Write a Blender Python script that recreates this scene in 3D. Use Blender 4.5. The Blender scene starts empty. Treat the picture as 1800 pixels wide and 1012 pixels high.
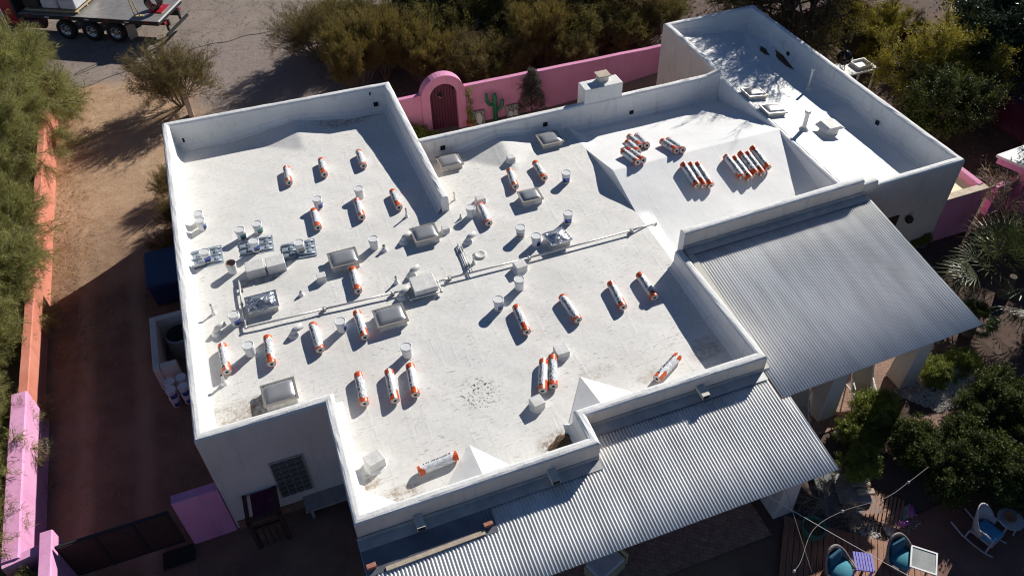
import bpy, math, random
import numpy as np
from mathutils import Vector, Matrix, Euler

# ------------------------------------------------------------------ camera, sky, sun, exposure
sc = bpy.context.scene
C = sc.collection
F_PX, PITCH, ROLL, YAW = 1420.07, 0.780600, -0.0276067, 0.3409152
CAM = np.array([0.0, 0.0, 20.0])

def cam_rows():
    cy, sy = math.cos(YAW), math.sin(YAW)
    f = np.array([sy * math.cos(PITCH), cy * math.cos(PITCH), -math.sin(PITCH)])
    r = np.array([cy, -sy, 0.0]); u = np.cross(r, f)
    cr, sr = math.cos(ROLL), math.sin(ROLL)
    r2 = r * cr + u * sr; u2 = -r * sr + u * cr
    return np.array([r2, -u2, f])
MROW = cam_rows()
cd = bpy.data.cameras.new('camera'); cam = bpy.data.objects.new('camera', cd); C.objects.link(cam)
cd.sensor_width = 36.0; cd.lens = F_PX / 1800.0 * 36.0; cd.clip_start = 0.1; cd.clip_end = 600.0
m = Matrix.Identity(4)
for i in range(3):
    m[i][0] = MROW[0][i]; m[i][1] = -MROW[1][i]; m[i][2] = -MROW[2][i]; m[i][3] = CAM[i]
cam.matrix_world = m
sc.camera = cam

SUN_AZ, SUN_EL = math.radians(33.5), math.radians(29.3)
SUNV = Vector((math.cos(SUN_EL) * math.cos(SUN_AZ), math.cos(SUN_EL) * math.sin(SUN_AZ), math.sin(SUN_EL)))
w = bpy.data.worlds.new('World'); sc.world = w; w.use_nodes = True
nt = w.node_tree; nt.nodes.clear()
sky = nt.nodes.new('ShaderNodeTexSky'); sky.sky_type = 'NISHITA'; sky.sun_disc = False
sky.sun_elevation = SUN_EL; sky.sun_rotation = math.pi / 2 - SUN_AZ; sky.altitude = 1500; sky.air_density = 0.9; sky.dust_density = 0.0; sky.ozone_density = 6.0
bg = nt.nodes.new('ShaderNodeBackground'); bg.inputs['Strength'].default_value = 0.05
wo = nt.nodes.new('ShaderNodeOutputWorld')
nt.links.new(sky.outputs[0], bg.inputs['Color']); nt.links.new(bg.outputs[0], wo.inputs['Surface'])
sl = bpy.data.lights.new('sun', 'SUN'); sl.energy = 5.0; sl.angle = math.radians(0.5); sl.color = (1.0, 0.957, 0.885)
so = bpy.data.objects.new('sun', sl); C.objects.link(so); so.rotation_euler = (-SUNV).to_track_quat('-Z', 'Y').to_euler(); so.location = (40, 25, 40)
sc.view_settings.view_transform = 'Standard'; sc.view_settings.look = 'None'; sc.view_settings.gamma = 1.0
sc.view_settings.use_curve_mapping = False; sc.view_settings.exposure = 0.27
sc.cycles.pixel_filter_type = 'BLACKMAN_HARRIS'; sc.cycles.filter_width = 1.1; sc.cycles.max_bounces = 6; sc.cycles.diffuse_bounces = 4; sc.cycles.glossy_bounces = 3; sc.cycles.transmission_bounces = 4

# ------------------------------------------------------------------ survey helpers
def at(px, py, z):
    d = MROW.T @ np.array([(px - 900) / F_PX, (py - 506) / F_PX, 1.0])
    return CAM + d * ((z - CAM[2]) / d[2])
def on(px, py, fn, dz=0.0):
    z = 3.4
    for _ in range(12):
        p = at(px, py, z + dz); z = 0.5 * z + 0.5 * fn(p[0], p[1])
    p = at(px, py, z + dz)
    return float(p[0]), float(p[1]), float(z)
def sstep(a, b, x):
    t = min(1.0, max(0.0, (x - a) / (b - a))); return t * t * (3 - 2 * t)
def ground(x, y): return 0.65 * sstep(12.0, 19.0, x)
def gnd(px, py): return on(px, py, ground)

def cricket(x, y, cx, wy, d, wd, h, inward):
    dist = (y - wy) * inward
    return max(0.0, h * (1.0 - max(0.0, dist) / d - abs(x - cx) / wd))
def z_main(x, y):
    z = 3.5 - 0.068 * max(0.0, y - 20.2) - 0.03 * max(0.0, 16.0 - y)
    if x < 4.85: z += cricket(x, y, 1.2, 27.3, 1.9, 2.7, 0.42, -1)
    else: z += cricket(x, y, 7.75, 23.0, 2.0, 2.1, 0.40, -1)
    return z
def z_east(x, y): return 3.95 - 0.255 * abs(y - 19.2)
def z_wing(x, y):
    z = 3.9 - 0.165 * (x - 16.85)
    d = 20.65 - x
    for cy_, h in ((20.0, .34), (25.2, .34)):
        z += max(0.0, h * (1 - max(0, d) / 1.3 - abs(y - cy_) / 2.2))
    return z
def zdeck(x, y):
    if x > 16.84: return z_wing(x, y)
    if x > 10.45:
        if y > 23.2: return z_wing(x, y)
        return z_east(x, y)
    return z_main(x, y)
def deck(px, py, dz=0.0): return on(px, py, zdeck, dz)

# ------------------------------------------------------------------ mesh builder
class MB:
    def __init__(s): s.v = []; s.f = []; s.m = []; s.mat = 0
    def add(s, vs, fs, mat=None):
        o = len(s.v); s.v += [tuple(map(float, p)) for p in vs]; s.f += [tuple(i + o for i in f) for f in fs]
        s.m += [s.mat if mat is None else mat] * len(fs); return s
    def box(s, c, size, R=None, mat=None, taper=1.0):
        x, y, z = (q / 2 for q in size); vs = []
        for dz in (-1, 1):
            k = taper if dz > 0 else 1.0
            for dx, dy in ((-1, -1), (1, -1), (1, 1), (-1, 1)):
                p = Vector((dx * x * k, dy * y * k, dz * z))
                if R is not None: p = R @ p
                vs.append(p + Vector(c))
        return s.add(vs, [(3, 2, 1, 0), (4, 5, 6, 7), (0, 1, 5, 4), (1, 2, 6, 5), (2, 3, 7, 6), (3, 0, 4, 7)], mat)
    def hexa(s, b, t, mat=None):          # four bottom points, four top points (ccw seen from above)
        return s.add(list(b) + list(t), [(3, 2, 1, 0), (4, 5, 6, 7), (0, 1, 5, 4), (1, 2, 6, 5), (2, 3, 7, 6), (3, 0, 4, 7)], mat)
    def tube(s, pts, r, n=8, caps=True, mat=None):
        pts = [Vector(p) for p in pts]; k = len(pts)
        rs = r if isinstance(r, (list, tuple)) else [r] * k
        vs = []; ref = None
        for i, p in enumerate(pts):
            t = (pts[min(i + 1, k - 1)] - pts[max(i - 1, 0)]).normalized()
            if ref is None: ref = t.orthogonal().normalized()
            ref = (ref - t * ref.dot(t)).normalized(); b = t.cross(ref)
            for j in range(n):
                a = 2 * math.pi * j / n; vs.append(p + (ref * math.cos(a) + b * math.sin(a)) * rs[i])
        fs = [(i * n + j, i * n + (j + 1) % n, (i + 1) * n + (j + 1) % n, (i + 1) * n + j) for i in range(k - 1) for j in range(n)]
        if caps: fs += [tuple(reversed(range(n))), tuple(range((k - 1) * n, k * n))]
        return s.add(vs, fs, mat)
    def lathe(s, prof, n=20, c=(0, 0, 0), mat=None, cap0=True, cap1=True, sx=1.0, sy=1.0):
        vs = []
        for r, z in prof:
            for j in range(n):
                a = 2 * math.pi * j / n; vs.append((c[0] + r * sx * math.cos(a), c[1] + r * sy * math.sin(a), c[2] + z))
        k = len(prof)
        fs = [(i * n + j, i * n + (j + 1) % n, (i + 1) * n + (j + 1) % n, (i + 1) * n + j) for i in range(k - 1) for j in range(n)]
        if cap0: fs.append(tuple(reversed(range(n))))
        if cap1: fs.append(tuple(range((k - 1) * n, k * n)))
        return s.add(vs, fs, mat)
    def mesh(s, name, mats, smooth=False):
        me = bpy.data.meshes.new(name); me.from_pydata(s.v, [], s.f)
        for q in (mats if isinstance(mats, (list, tuple)) else [mats]): me.materials.append(q)
        me.polygons.foreach_set('material_index', s.m)
        if smooth: me.polygons.foreach_set('use_smooth', [True] * len(s.f))
        me.update(); return me
    def build(s, name, mats, parent=None, world=False, smooth=False, kind=None, bevel=0.0):
        o = link(name, s.mesh(name, mats, smooth), parent, world)
        if kind: o['kind'] = kind
        if bevel:
            b = o.modifiers.new('bevel', 'BEVEL'); b.width = bevel; b.segments = 2; b.limit_method = 'ANGLE'
        return o
def link(name, me, parent=None, world=False):
    o = bpy.data.objects.new(name, me); C.objects.link(o)
    if parent is not None:
        o.parent = parent
        if world and parent.type == 'EMPTY': o.matrix_parent_inverse = Matrix.Translation(-parent.location)
    return o
def thing(name, label, cat, loc=(0, 0, 0), rz=0.0, group=None, rot=None):
    o = bpy.data.objects.new(name, None); C.objects.link(o); o.empty_display_size = 0.2
    o.location = loc; o.rotation_euler = rot if rot is not None else (0, 0, rz)
    return tag(o, label, cat, group)
def tag(o, label, cat, group=None):
    o['label'] = label; o['category'] = cat
    if group: o['group'] = group
    return o
def dup(root, loc, rz=0.0, label=None, group=None, scale=None, rot=None):
    r = root.copy(); C.objects.link(r); r.location = loc; r.rotation_euler = rot if rot is not None else (0, 0, rz)
    if scale is not None: r.scale = (scale,) * 3 if not isinstance(scale, tuple) else scale
    if label: r['label'] = label
    if group: r['group'] = group
    for ch in list(root.children):
        c = ch.copy(); C.objects.link(c); c.parent = r
        for g in list(ch.children):
            d = g.copy(); C.objects.link(d); d.parent = c
    return r

# ------------------------------------------------------------------ materials
def mat(name, col, rough=0.7, metal=0.0, col2=None, scale=4.0, detail=5.0, bump=0.0, bscale=None, stretch=None, spec=0.5, contrast=(0.35, 0.65)):
    m = bpy.data.materials.new(name); m.use_nodes = True; n = m.node_tree; b = n.nodes['Principled BSDF']
    b.inputs['Base Color'].default_value = (*col, 1); b.inputs['Roughness'].default_value = rough; b.inputs['Metallic'].default_value = metal
    b.inputs['Specular IOR Level'].default_value = spec
    tc = n.nodes.new('ShaderNodeTexCoord'); vec = tc.outputs['Object']
    if stretch:
        mp = n.nodes.new('ShaderNodeMapping'); mp.inputs['Scale'].default_value = stretch; n.links.new(vec, mp.inputs['Vector']); vec = mp.outputs[0]
    if col2:
        no = n.nodes.new('ShaderNodeTexNoise'); no.inputs['Scale'].default_value = scale; no.inputs['Detail'].default_value = detail; n.links.new(vec, no.inputs['Vector'])
        rp = n.nodes.new('ShaderNodeValToRGB'); rp.color_ramp.elements[0].position = contrast[0]; rp.color_ramp.elements[1].position = contrast[1]
        rp.color_ramp.elements[0].color = (*col, 1); rp.color_ramp.elements[1].color = (*col2, 1)
        n.links.new(no.outputs['Fac'], rp.inputs['Fac']); n.links.new(rp.outputs['Color'], b.inputs['Base Color'])
    if bump:
        nb = n.nodes.new('ShaderNodeTexNoise'); nb.inputs['Scale'].default_value = bscale or scale * 4; nb.inputs['Detail'].default_value = 6; n.links.new(vec, nb.inputs['Vector'])
        bp = n.nodes.new('ShaderNodeBump'); bp.inputs['Strength'].default_value = bump; bp.inputs['Distance'].default_value = 0.03
        n.links.new(nb.outputs['Fac'], bp.inputs['Height']); n.links.new(bp.outputs[0], b.inputs['Normal'])
    return m
class NT:
    """small helper to write node graphs"""
    def __init__(s, name):
        s.m = bpy.data.materials.new(name); s.m.use_nodes = True; s.n = s.m.node_tree.nodes; s.l = s.m.node_tree.links; s.b = s.n['Principled BSDF']
        s.pos = s.n.new('ShaderNodeNewGeometry').outputs['Position']
    def map(s, scale, loc=(0, 0, 0), rot=(0, 0, 0)):
        q = s.n.new('ShaderNodeMapping'); q.inputs['Scale'].default_value = scale; q.inputs['Location'].default_value = loc; q.inputs['Rotation'].default_value = rot
        s.l.new(s.pos, q.inputs['Vector']); return q.outputs[0]
    def noise(s, scale, detail=4, rough=0.55, vec=None, dist=0.0):
        q = s.n.new('ShaderNodeTexNoise'); q.inputs['Scale'].default_value = scale; q.inputs['Detail'].default_value = detail; q.inputs['Roughness'].default_value = rough
        q.inputs['Distortion'].default_value = dist
        s.l.new(vec or s.pos, q.inputs['Vector']); return q.outputs['Fac']
    def ramp(s, fac, stops):
        q = s.n.new('ShaderNodeValToRGB'); r = q.color_ramp
        while len(r.elements) < len(stops): r.elements.new(0.5)
        for e, (p, c) in zip(r.elements, stops):
            e.position = p; e.color = (c, c, c, 1) if not isinstance(c, tuple) else (*c, 1)
        s.l.new(fac, q.inputs['Fac']); return q.outputs['Color']
    def mix(s, fac, a, b, mode='MIX'):
        q = s.n.new('ShaderNodeMix'); q.data_type = 'RGBA'; q.blend_type = mode
        for sock, val in ((q.inputs[0], fac), (q.inputs[6], a), (q.inputs[7], b)):
            if isinstance(val, (int, float)): sock.default_value = val
            elif isinstance(val, tuple): sock.default_value = (*val, 1)
            else: s.l.new(val, sock)
        return q.outputs[2]
    def math(s, op, a, b=0.0):
        q = s.n.new('ShaderNodeMath'); q.operation = op
        for sock, val in ((q.inputs[0], a), (q.inputs[1], b)):
            if isinstance(val, (int, float)): sock.default_value = val
            else: s.l.new(val, sock)
        return q.outputs[0]
    def voro(s, scale, feature='DISTANCE_TO_EDGE', vec=None):
        q = s.n.new('ShaderNodeTexVoronoi'); q.feature = feature; q.inputs['Scale'].default_value = scale; s.l.new(vec or s.pos, q.inputs['Vector']); return q.outputs['Distance']
    def spot(s, x, y, rx, ry):           # 1 at (x, y) falling to 0 on the ellipse
        q = s.n.new('ShaderNodeMapping'); q.inputs['Scale'].default_value = (1 / rx, 1 / ry, 0); q.inputs['Location'].default_value = (-x / rx, -y / ry, 0)
        s.l.new(s.pos, q.inputs['Vector']); g = s.n.new('ShaderNodeTexGradient'); g.gradient_type = 'SPHERICAL'; s.l.new(q.outputs[0], g.inputs['Vector']); return g.outputs['Fac']
    def sep(s):
        q = s.n.new('ShaderNodeSeparateXYZ'); s.l.new(s.pos, q.inputs[0]); return q.outputs
    def bump(s, h, strength, dist=0.02):
        q = s.n.new('ShaderNodeBump'); q.inputs['Strength'].default_value = strength; q.inputs['Distance'].default_value = dist
        s.l.new(h, q.inputs['Height']); s.l.new(q.outputs[0], s.b.inputs['Normal'])
    def out(s, col, rough=0.8, spec=0.3):
        s.l.new(col, s.b.inputs['Base Color']) if not isinstance(col, tuple) else None
        s.b.inputs['Roughness'].default_value = rough; s.b.inputs['Specular IOR Level'].default_value = spec; return s.m

def roof_old():
    t = NT('old white roof coating')
    base = t.ramp(t.noise(0.55, 6, 0.6), [(0.3, (0.715, 0.70, 0.66)), (0.6, (0.775, 0.76, 0.725))])
    fine = t.ramp(t.noise(9, 5, 0.7), [(0.35, 0.9), (0.6, 1.0)])
    col = t.mix(1.0, base, fine, 'MULTIPLY')
    st = t.noise(4.6, 5, 0.66, t.map((1.0, 4.6, 1.0), rot=(0, 0, 0.04)), 0.3)          # short dashes running with the roof seams
    dash = t.ramp(st, [(0.595, 0.0), (0.65, 1.0)])
    gate = t.ramp(t.noise(0.8, 3), [(0.36, 0.3), (0.6, 1.0)])
    col = t.mix(t.math('MULTIPLY', dash, gate), col, (0.40, 0.38, 0.35))
    sp = t.ramp(t.noise(16, 3, 0.7, t.map((1.0, 1.7, 1.0))), [(0.69, 0.0), (0.73, 1.0)])
    col = t.mix(t.math('MULTIPLY', sp, t.math('MULTIPLY', gate, 0.8)), col, (0.27, 0.25, 0.22))
    X_, Y_, Z_ = t.sep(); lap = t.math('ABSOLUTE', t.math('SUBTRACT', t.math('FRACT', t.math('ADD', t.math('MULTIPLY', Y_, 1.05), t.math('MULTIPLY', t.noise(.7, 3), .16))), 0.5))
    lapm = t.ramp(lap, [(0.0, 1.0), (0.016, 0.0)]); col = t.mix(t.math('MULTIPLY', lapm, t.ramp(t.noise(1.7, 5, .7), [(0.42, 0.0), (0.62, 0.5)])), col, (0.42, 0.40, 0.37))
    trail = t.ramp(t.noise(.35, 6, .7, t.map((1.4, .6, 1))), [(0.5, 0.0), (0.66, 0.16)]); col = t.mix(trail, col, (0.55, 0.52, 0.47))
    # flaked patch, and silt where water stands
    fl = t.ramp(t.noise(13, 3, 0.7), [(0.56, 0.0), (0.6, 1.0)])
    fx, fy, _ = deck(842, 690)
    col = t.mix(t.math('MULTIPLY', fl, t.ramp(t.spot(fx, fy, 0.75, 0.75), [(0.15, 0.0), (0.55, 1.0)])), col, (0.06, 0.055, 0.05))
    n = t.ramp(t.noise(6.5, 7, 0.8), [(0.4, 0.0), (0.62, 1.0)])
    for (px, py, rx, ry, k) in ((400, 238, 1.7, .55, 1.0), (350, 252, 1.1, .5, 1.0), (600, 212, 1.2, .5, .9), (645, 196, .9, .5, 1.0), (455, 492, .9, .28, .75), (425, 722, 1.3, .4, .7), (462, 716, .5, .5, .9),
                                (1045, 655, .6, .25, .4), (1150, 660, .6, .25, .45), (1240, 605, .5, .3, .5), (985, 780, .7, .5, .9), (710, 868, .55, .3, .9), (650, 850, .3, .2, .8), (1240, 620, .6, .3, .5), (985, 215, .7, .4, .5)):
        x, y, _ = deck(px, py)
        col = t.mix(t.math('MULTIPLY', t.math('MULTIPLY', n, k), t.ramp(t.spot(x, y, rx, ry), [(0.0, 0.0), (0.35, 1.0)])), col, (0.25, 0.17, 0.10))
    h = t.math('ADD', t.math('ADD', t.noise(2.2, 4), t.math('MULTIPLY', t.noise(30, 4), 0.25)), t.math('MULTIPLY', t.ramp(t.noise(1.1, 3, .5, t.map((4.5, .55, 1))), [(0.6, 0.0), (0.68, 1.0)]), 0.2))
    t.bump(h, 0.35, 0.03)
    return t.out(col, 0.62, 0.35)
def roof_new():
    t = NT('fresh white roof coating')
    col = t.ramp(t.noise(0.9, 5), [(0.3, (0.77, 0.77, 0.755)), (0.7, (0.84, 0.84, 0.83))])
    sp = t.ramp(t.noise(5, 5, 0.75), [(0.7, 0.0), (0.76, 1.0)])
    col = t.mix(t.math('MULTIPLY', sp, 0.5), col, (0.4, 0.38, 0.35))
    X_, Y_, Z_ = t.sep(); lap = t.math('ABSOLUTE', t.math('SUBTRACT', t.math('FRACT', t.math('ADD', t.math('MULTIPLY', X_, 1.02), t.math('MULTIPLY', t.noise(.8, 3), .2))), 0.5))
    col = t.mix(t.math('MULTIPLY', t.ramp(lap, [(0.0, 1.0), (0.02, 0.0)]), t.ramp(t.noise(1.5, 4), [(0.4, 0.0), (0.65, 0.35)])), col, (0.55, 0.54, 0.51))
    dd = t.ramp(t.noise(.7, 7, .7), [(0.52, 0.0), (0.75, 0.4)]); col = t.mix(dd, col, (0.62, 0.6, 0.56))
    t.bump(t.math('ADD', t.math('ADD', t.noise(1.6, 3), t.math('MULTIPLY', t.noise(24, 3), 0.2)), t.math('MULTIPLY', t.ramp(lap, [(0.0, 1.0), (0.05, 0.0)]), .07)), 0.35, 0.03)
    return t.out(col, 0.55, 0.4)
def parapet_white():
    t = NT('white parapet plaster')
    col = t.ramp(t.noise(1.2, 6, 0.65), [(0.3, (0.71, 0.71, 0.69)), (0.65, (0.8, 0.8, 0.785))])
    st = t.ramp(t.noise(4, 6, 0.7, t.map((1, 1, .3))), [(0.56, 0.0), (0.74, 0.6)])
    col = t.mix(st, col, (0.47, 0.45, 0.42))
    ck = t.ramp(t.voro(.55, vec=t.map((1, 1, 1.3))), [(0.0, 0.35), (0.006, 0.0)]); col = t.mix(t.math('MULTIPLY', ck, t.ramp(t.noise(.9, 3), [(0.5, 0.0), (0.6, 1.0)])), col, (0.3, 0.29, 0.27))
    t.bump(t.math('ADD', t.noise(7, 5), t.math('MULTIPLY', t.noise(35, 4), 0.4)), 0.5, 0.03)
    return t.out(col, 0.7, 0.3)
def stucco(name, c1, c2, bump=0.35):
    t = NT(name)
    col = t.ramp(t.noise(0.8, 6, 0.6), [(0.3, c1), (0.7, c2)])
    st = t.ramp(t.noise(2.5, 5, 0.7, t.map((2, 2, .25))), [(0.52, 0.0), (0.78, 0.5)])
    col = t.mix(st, col, tuple(q * 0.55 for q in c1)); fd = t.ramp(t.noise(1.9, 6, .7), [(0.5, 0.0), (0.7, 0.4)]); col = t.mix(fd, col, tuple(min(.8, q * .8 + .1) for q in c2))
    t.bump(t.noise(28, 5), bump, 0.015)
    return t.out(col, 0.85, 0.2)
def ground_mat():
    t = NT('desert dirt')
    dirt = t.ramp(t.noise(0.7, 8, 0.65), [(0.25, (0.15, 0.095, 0.068)), (0.5, (0.225, 0.15, 0.105)), (0.75, (0.30, 0.205, 0.145))])  # lower yard dirt, its colour darkened to deepen the house shadow there
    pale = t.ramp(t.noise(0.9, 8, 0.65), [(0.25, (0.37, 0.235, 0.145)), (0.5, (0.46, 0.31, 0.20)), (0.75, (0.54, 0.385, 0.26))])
    sx_, sy_, sz_ = t.sep(); rut = t.ramp(t.math('ABSOLUTE', t.math('SUBTRACT', t.math('ABSOLUTE', t.math('ADD', sx_, t.math('ADD', 6.3, t.math('MULTIPLY', t.noise(.25, 2), .5)))), 0.85)), [(0.1, 0.5), (0.35, 0.0)])
    dirt = t.mix(rut, dirt, (0.42, 0.29, 0.20))
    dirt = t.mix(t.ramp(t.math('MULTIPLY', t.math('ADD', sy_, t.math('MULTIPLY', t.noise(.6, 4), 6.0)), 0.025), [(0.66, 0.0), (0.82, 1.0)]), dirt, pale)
    dry = t.ramp(t.noise(2.4, 8, 0.7), [(0.5, 0.0), (0.68, 0.75)])
    x, y, z = t.sep()
    band = t.ramp(t.math('MULTIPLY', t.math('ADD', x, 9.5), 0.25), [(0.0, 1.0), (0.55, 0.9), (0.8, 0.1), (1.0, 0.1)])
    dirt = t.mix(t.math('MULTIPLY', dry, band), dirt, (0.27, 0.15, 0.05))
    litter = t.ramp(t.noise(22, 4, 0.8), [(0.6, 0.0), (0.7, 0.8)])
    dirt = t.mix(litter, dirt, (0.11, 0.075, 0.05))
    gravel = t.ramp(t.noise(26, 5, 0.75), [(0.3, (0.15, 0.115, 0.10)), (0.5, (0.29, 0.235, 0.21)), (0.72, (0.42, 0.36, 0.33))])
    wob = t.math('MULTIPLY', t.math('SUBTRACT', t.noise(0.9, 4), 0.5), 2.5)
    edge = t.math('ADD', t.math('ADD', y, wob), t.math('MULTIPLY', x, 0.12))
    gm = t.ramp(t.math('MULTIPLY', t.math('SUBTRACT', edge, 34.9), 0.125), [(0.42, 0.0), (0.56, 1.0)])
    gx = t.ramp(t.math('MULTIPLY', t.math('ADD', t.math('ADD', x, wob), 4.0), 0.1), [(0.05, 0.0), (0.2, 1.0)])
    gy = t.ramp(t.math('MULTIPLY', t.math('SUBTRACT', y, 27.0), 0.2), [(0.2, 0.0), (0.5, 1.0)])
    gfac = t.math('MAXIMUM', gm, t.math('MULTIPLY', gx, gy))
    col = t.mix(gfac, dirt, gravel)
    # dark planting beds on the garden side
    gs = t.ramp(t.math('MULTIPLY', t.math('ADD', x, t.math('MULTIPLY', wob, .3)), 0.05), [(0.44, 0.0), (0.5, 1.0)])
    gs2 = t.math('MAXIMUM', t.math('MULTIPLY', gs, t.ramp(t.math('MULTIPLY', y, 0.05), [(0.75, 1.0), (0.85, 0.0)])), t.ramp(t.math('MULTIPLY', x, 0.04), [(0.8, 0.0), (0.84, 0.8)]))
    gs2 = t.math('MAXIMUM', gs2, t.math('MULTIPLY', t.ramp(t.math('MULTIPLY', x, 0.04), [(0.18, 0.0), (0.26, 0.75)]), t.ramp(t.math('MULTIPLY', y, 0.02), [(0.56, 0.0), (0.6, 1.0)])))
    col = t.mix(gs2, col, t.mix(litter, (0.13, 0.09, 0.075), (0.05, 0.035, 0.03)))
    t.bump(t.math('ADD', t.noise(3, 6), t.math('MULTIPLY', t.noise(30, 5, .7), 0.6)), 0.7, 0.06)
    return t.out(col, 0.95, 0.1)
def road_mat():
    t = NT('cracked asphalt')
    base = t.ramp(t.noise(30, 5, .75), [(0.3, (0.21, 0.165, 0.14)), (0.7, (0.34, 0.285, 0.245))])
    base = t.mix(1.0, base, t.ramp(t.noise(0.5, 5), [(0.3, 0.8), (0.7, 1.15)]), 'MULTIPLY')
    v = t.map((1, 1, 0)); wv = t.n.new('ShaderNodeVectorMath'); wv.operation = 'ADD'
    nz = t.n.new('ShaderNodeTexNoise'); nz.inputs['Scale'].default_value = 2.2; t.l.new(v, nz.inputs['Vector'])
    t.l.new(v, wv.inputs[0]); t.l.new(nz.outputs['Color'], wv.inputs[1])
    cr = t.ramp(t.voro(1.05, vec=wv.outputs[0]), [(0.0, 0.85), (0.028, 0.0)])
    cr2 = t.ramp(t.voro(2.6, vec=wv.outputs[0]), [(0.0, 0.7), (0.05, 0.0)])
    col = t.mix(cr, base, (0.10, 0.08, 0.07)); col = t.mix(t.math('MULTIPLY', cr2, 0.5), col, (0.09, 0.072, 0.062))
    t.bump(t.math('SUBTRACT', t.noise(40, 4), cr), 0.5, 0.02)
    return t.out(col, 0.9, 0.2)
def leaf_mat(name, cols, trans=0.25, rough=0.6):
    t = NT(name); g = t.n.new('ShaderNodeNewGeometry')
    k = len(cols); col = t.ramp(g.outputs['Random Per Island'], [(i / (k - 1), c) for i, c in enumerate(cols)])
    cl = t.ramp(t.noise(1.3, 3), [(0.35, 0.72), (0.65, 1.2)])
    col = t.mix(1.0, col, cl, 'MULTIPLY')
    t.out(col, rough, 0.25)
    tr = t.n.new('ShaderNodeBsdfTranslucent'); t.l.new(col, tr.inputs['Color']); mx = t.n.new('ShaderNodeMixShader'); mx.inputs[0].default_value = trans
    o = t.n['Material Output']; t.l.new(t.b.outputs[0], mx.inputs[1]); t.l.new(tr.outputs[0], mx.inputs[2]); t.l.new(mx.outputs[0], o.inputs['Surface'])
    return t.m
def brick_mat(name, a, b, mortar, sx, sy):
    t = NT(name); q = t.n.new('ShaderNodeTexBrick'); q.inputs['Color1'].default_value = (*a, 1); q.inputs['Color2'].default_value = (*b, 1); q.inputs['Mortar'].default_value = (*mortar, 1)
    q.inputs['Scale'].default_value = 1.0; q.inputs['Brick Width'].default_value = sx; q.inputs['Row Height'].default_value = sy; q.inputs['Mortar Size'].default_value = 0.008
    t.l.new(t.map((1, 1, 1), rot=(0, 0, 0.6)), q.inputs['Vector'])
    col = t.mix(1.0, q.outputs['Color'], t.ramp(t.noise(6, 5), [(0.3, 0.75), (0.7, 1.15)]), 'MULTIPLY'); t.bump(q.outputs['Fac'], -0.4, 0.01)
    return t.out(col, 0.85, 0.2)

M = {}
M['roof'] = roof_old(); M['roof_new'] = roof_new(); M['parapet'] = parapet_white()
M['wall'] = stucco('pale plaster', (0.66, 0.585, 0.52), (0.74, 0.665, 0.60)); M['cream'] = stucco('cream plaster', (0.62, 0.6, 0.53), (0.7, 0.68, 0.61))
M['pink'] = stucco('pink plaster', (0.66, 0.25, 0.42), (0.74, 0.32, 0.50)); M['coral'] = stucco('coral plaster', (0.55, 0.19, 0.13), (0.66, 0.26, 0.18))
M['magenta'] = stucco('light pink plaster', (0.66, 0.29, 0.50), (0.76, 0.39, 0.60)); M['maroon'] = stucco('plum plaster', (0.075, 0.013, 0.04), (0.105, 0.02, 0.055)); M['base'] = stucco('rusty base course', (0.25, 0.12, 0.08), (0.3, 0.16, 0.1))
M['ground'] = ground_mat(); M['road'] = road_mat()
M['paver'] = brick_mat('rose pavers', (0.34, 0.21, 0.165), (0.42, 0.27, 0.21), (0.24, 0.16, 0.13), 0.22, 0.11)
M['terra'] = mat('stained terracotta concrete', (0.17, 0.075, 0.055), 0.7, col2=(0.23, 0.11, 0.08), scale=1.5, bump=.2)
M['tin'] = mat('galvanised corrugated sheet', (0.64, 0.635, 0.62), 0.7, 0.0, col2=(0.79, 0.79, 0.78), scale=1.6, detail=7, stretch=(1.6, .35, 1), contrast=(.3, .6), spec=.2)
M['flash'] = mat('weathered flashing', (0.42, 0.43, 0.43), 0.45, 0.4, col2=(0.55, 0.55, 0.54), scale=3)
M['flashdark'] = mat('bare steel sheet', (0.16, 0.17, 0.19), 0.4, 0.5, col2=(0.24, 0.25, 0.27), scale=2)
M['brick'] = mat('red brick', (0.35, 0.13, 0.09), 0.85, col2=(0.45, 0.2, 0.14), scale=9, bump=.4)
M['white'] = mat('white paint', (0.76, 0.76, 0.75), 0.5, col2=(0.68, 0.68, 0.66), scale=5)
M['whitevent'] = mat('white coated metal', (0.72, 0.71, 0.69), 0.6, col2=(0.6, 0.59, 0.56), scale=6, bump=.3, bscale=20)
M['pipe'] = mat('galvanised pipe', (0.66, 0.66, 0.65), 0.4, 0.25, col2=(0.55, 0.55, 0.53), scale=8)
M['clamp'] = mat('dull clamp metal', (0.2, 0.19, 0.18), 0.6, .3); M['rubber'] = mat('black rubber', (0.015, 0.015, 0.015), 0.8); M['hole'] = mat('dark opening', (0.01, 0.01, 0.012), 0.9)
M['dome'] = mat('smoked acrylic dome', (0.36, 0.365, 0.37), 0.28, 0.4, col2=(0.43, 0.43, 0.43), scale=1.5, spec=0.8)
M['frame'] = mat('bronze aluminium frame', (0.40, 0.37, 0.33), 0.4, 0.5); M['curb'] = mat('coated curb', (0.66, 0.65, 0.62), 0.7, col2=(0.48, 0.46, 0.43), scale=6)
M['foil'] = mat('crumpled foil', (0.58, 0.59, 0.6), 0.25, 0.85, bump=0.9, bscale=9)
M['film'] = mat('white wrapping film', (0.80, 0.81, 0.82), 0.3, col2=(0.36, 0.40, 0.45), scale=5, detail=8, stretch=(3.0, 1.0, 3.0), contrast=(0.46, 0.72), bump=0.7, bscale=12)
M['film2'] = mat('grey crumpled wrapping film', (0.72, 0.74, 0.76), 0.28, col2=(0.22, 0.25, 0.29), scale=7, detail=9, stretch=(2.2, 1.2, 2.2), contrast=(0.45, 0.66), bump=1.0, bscale=16)
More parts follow.
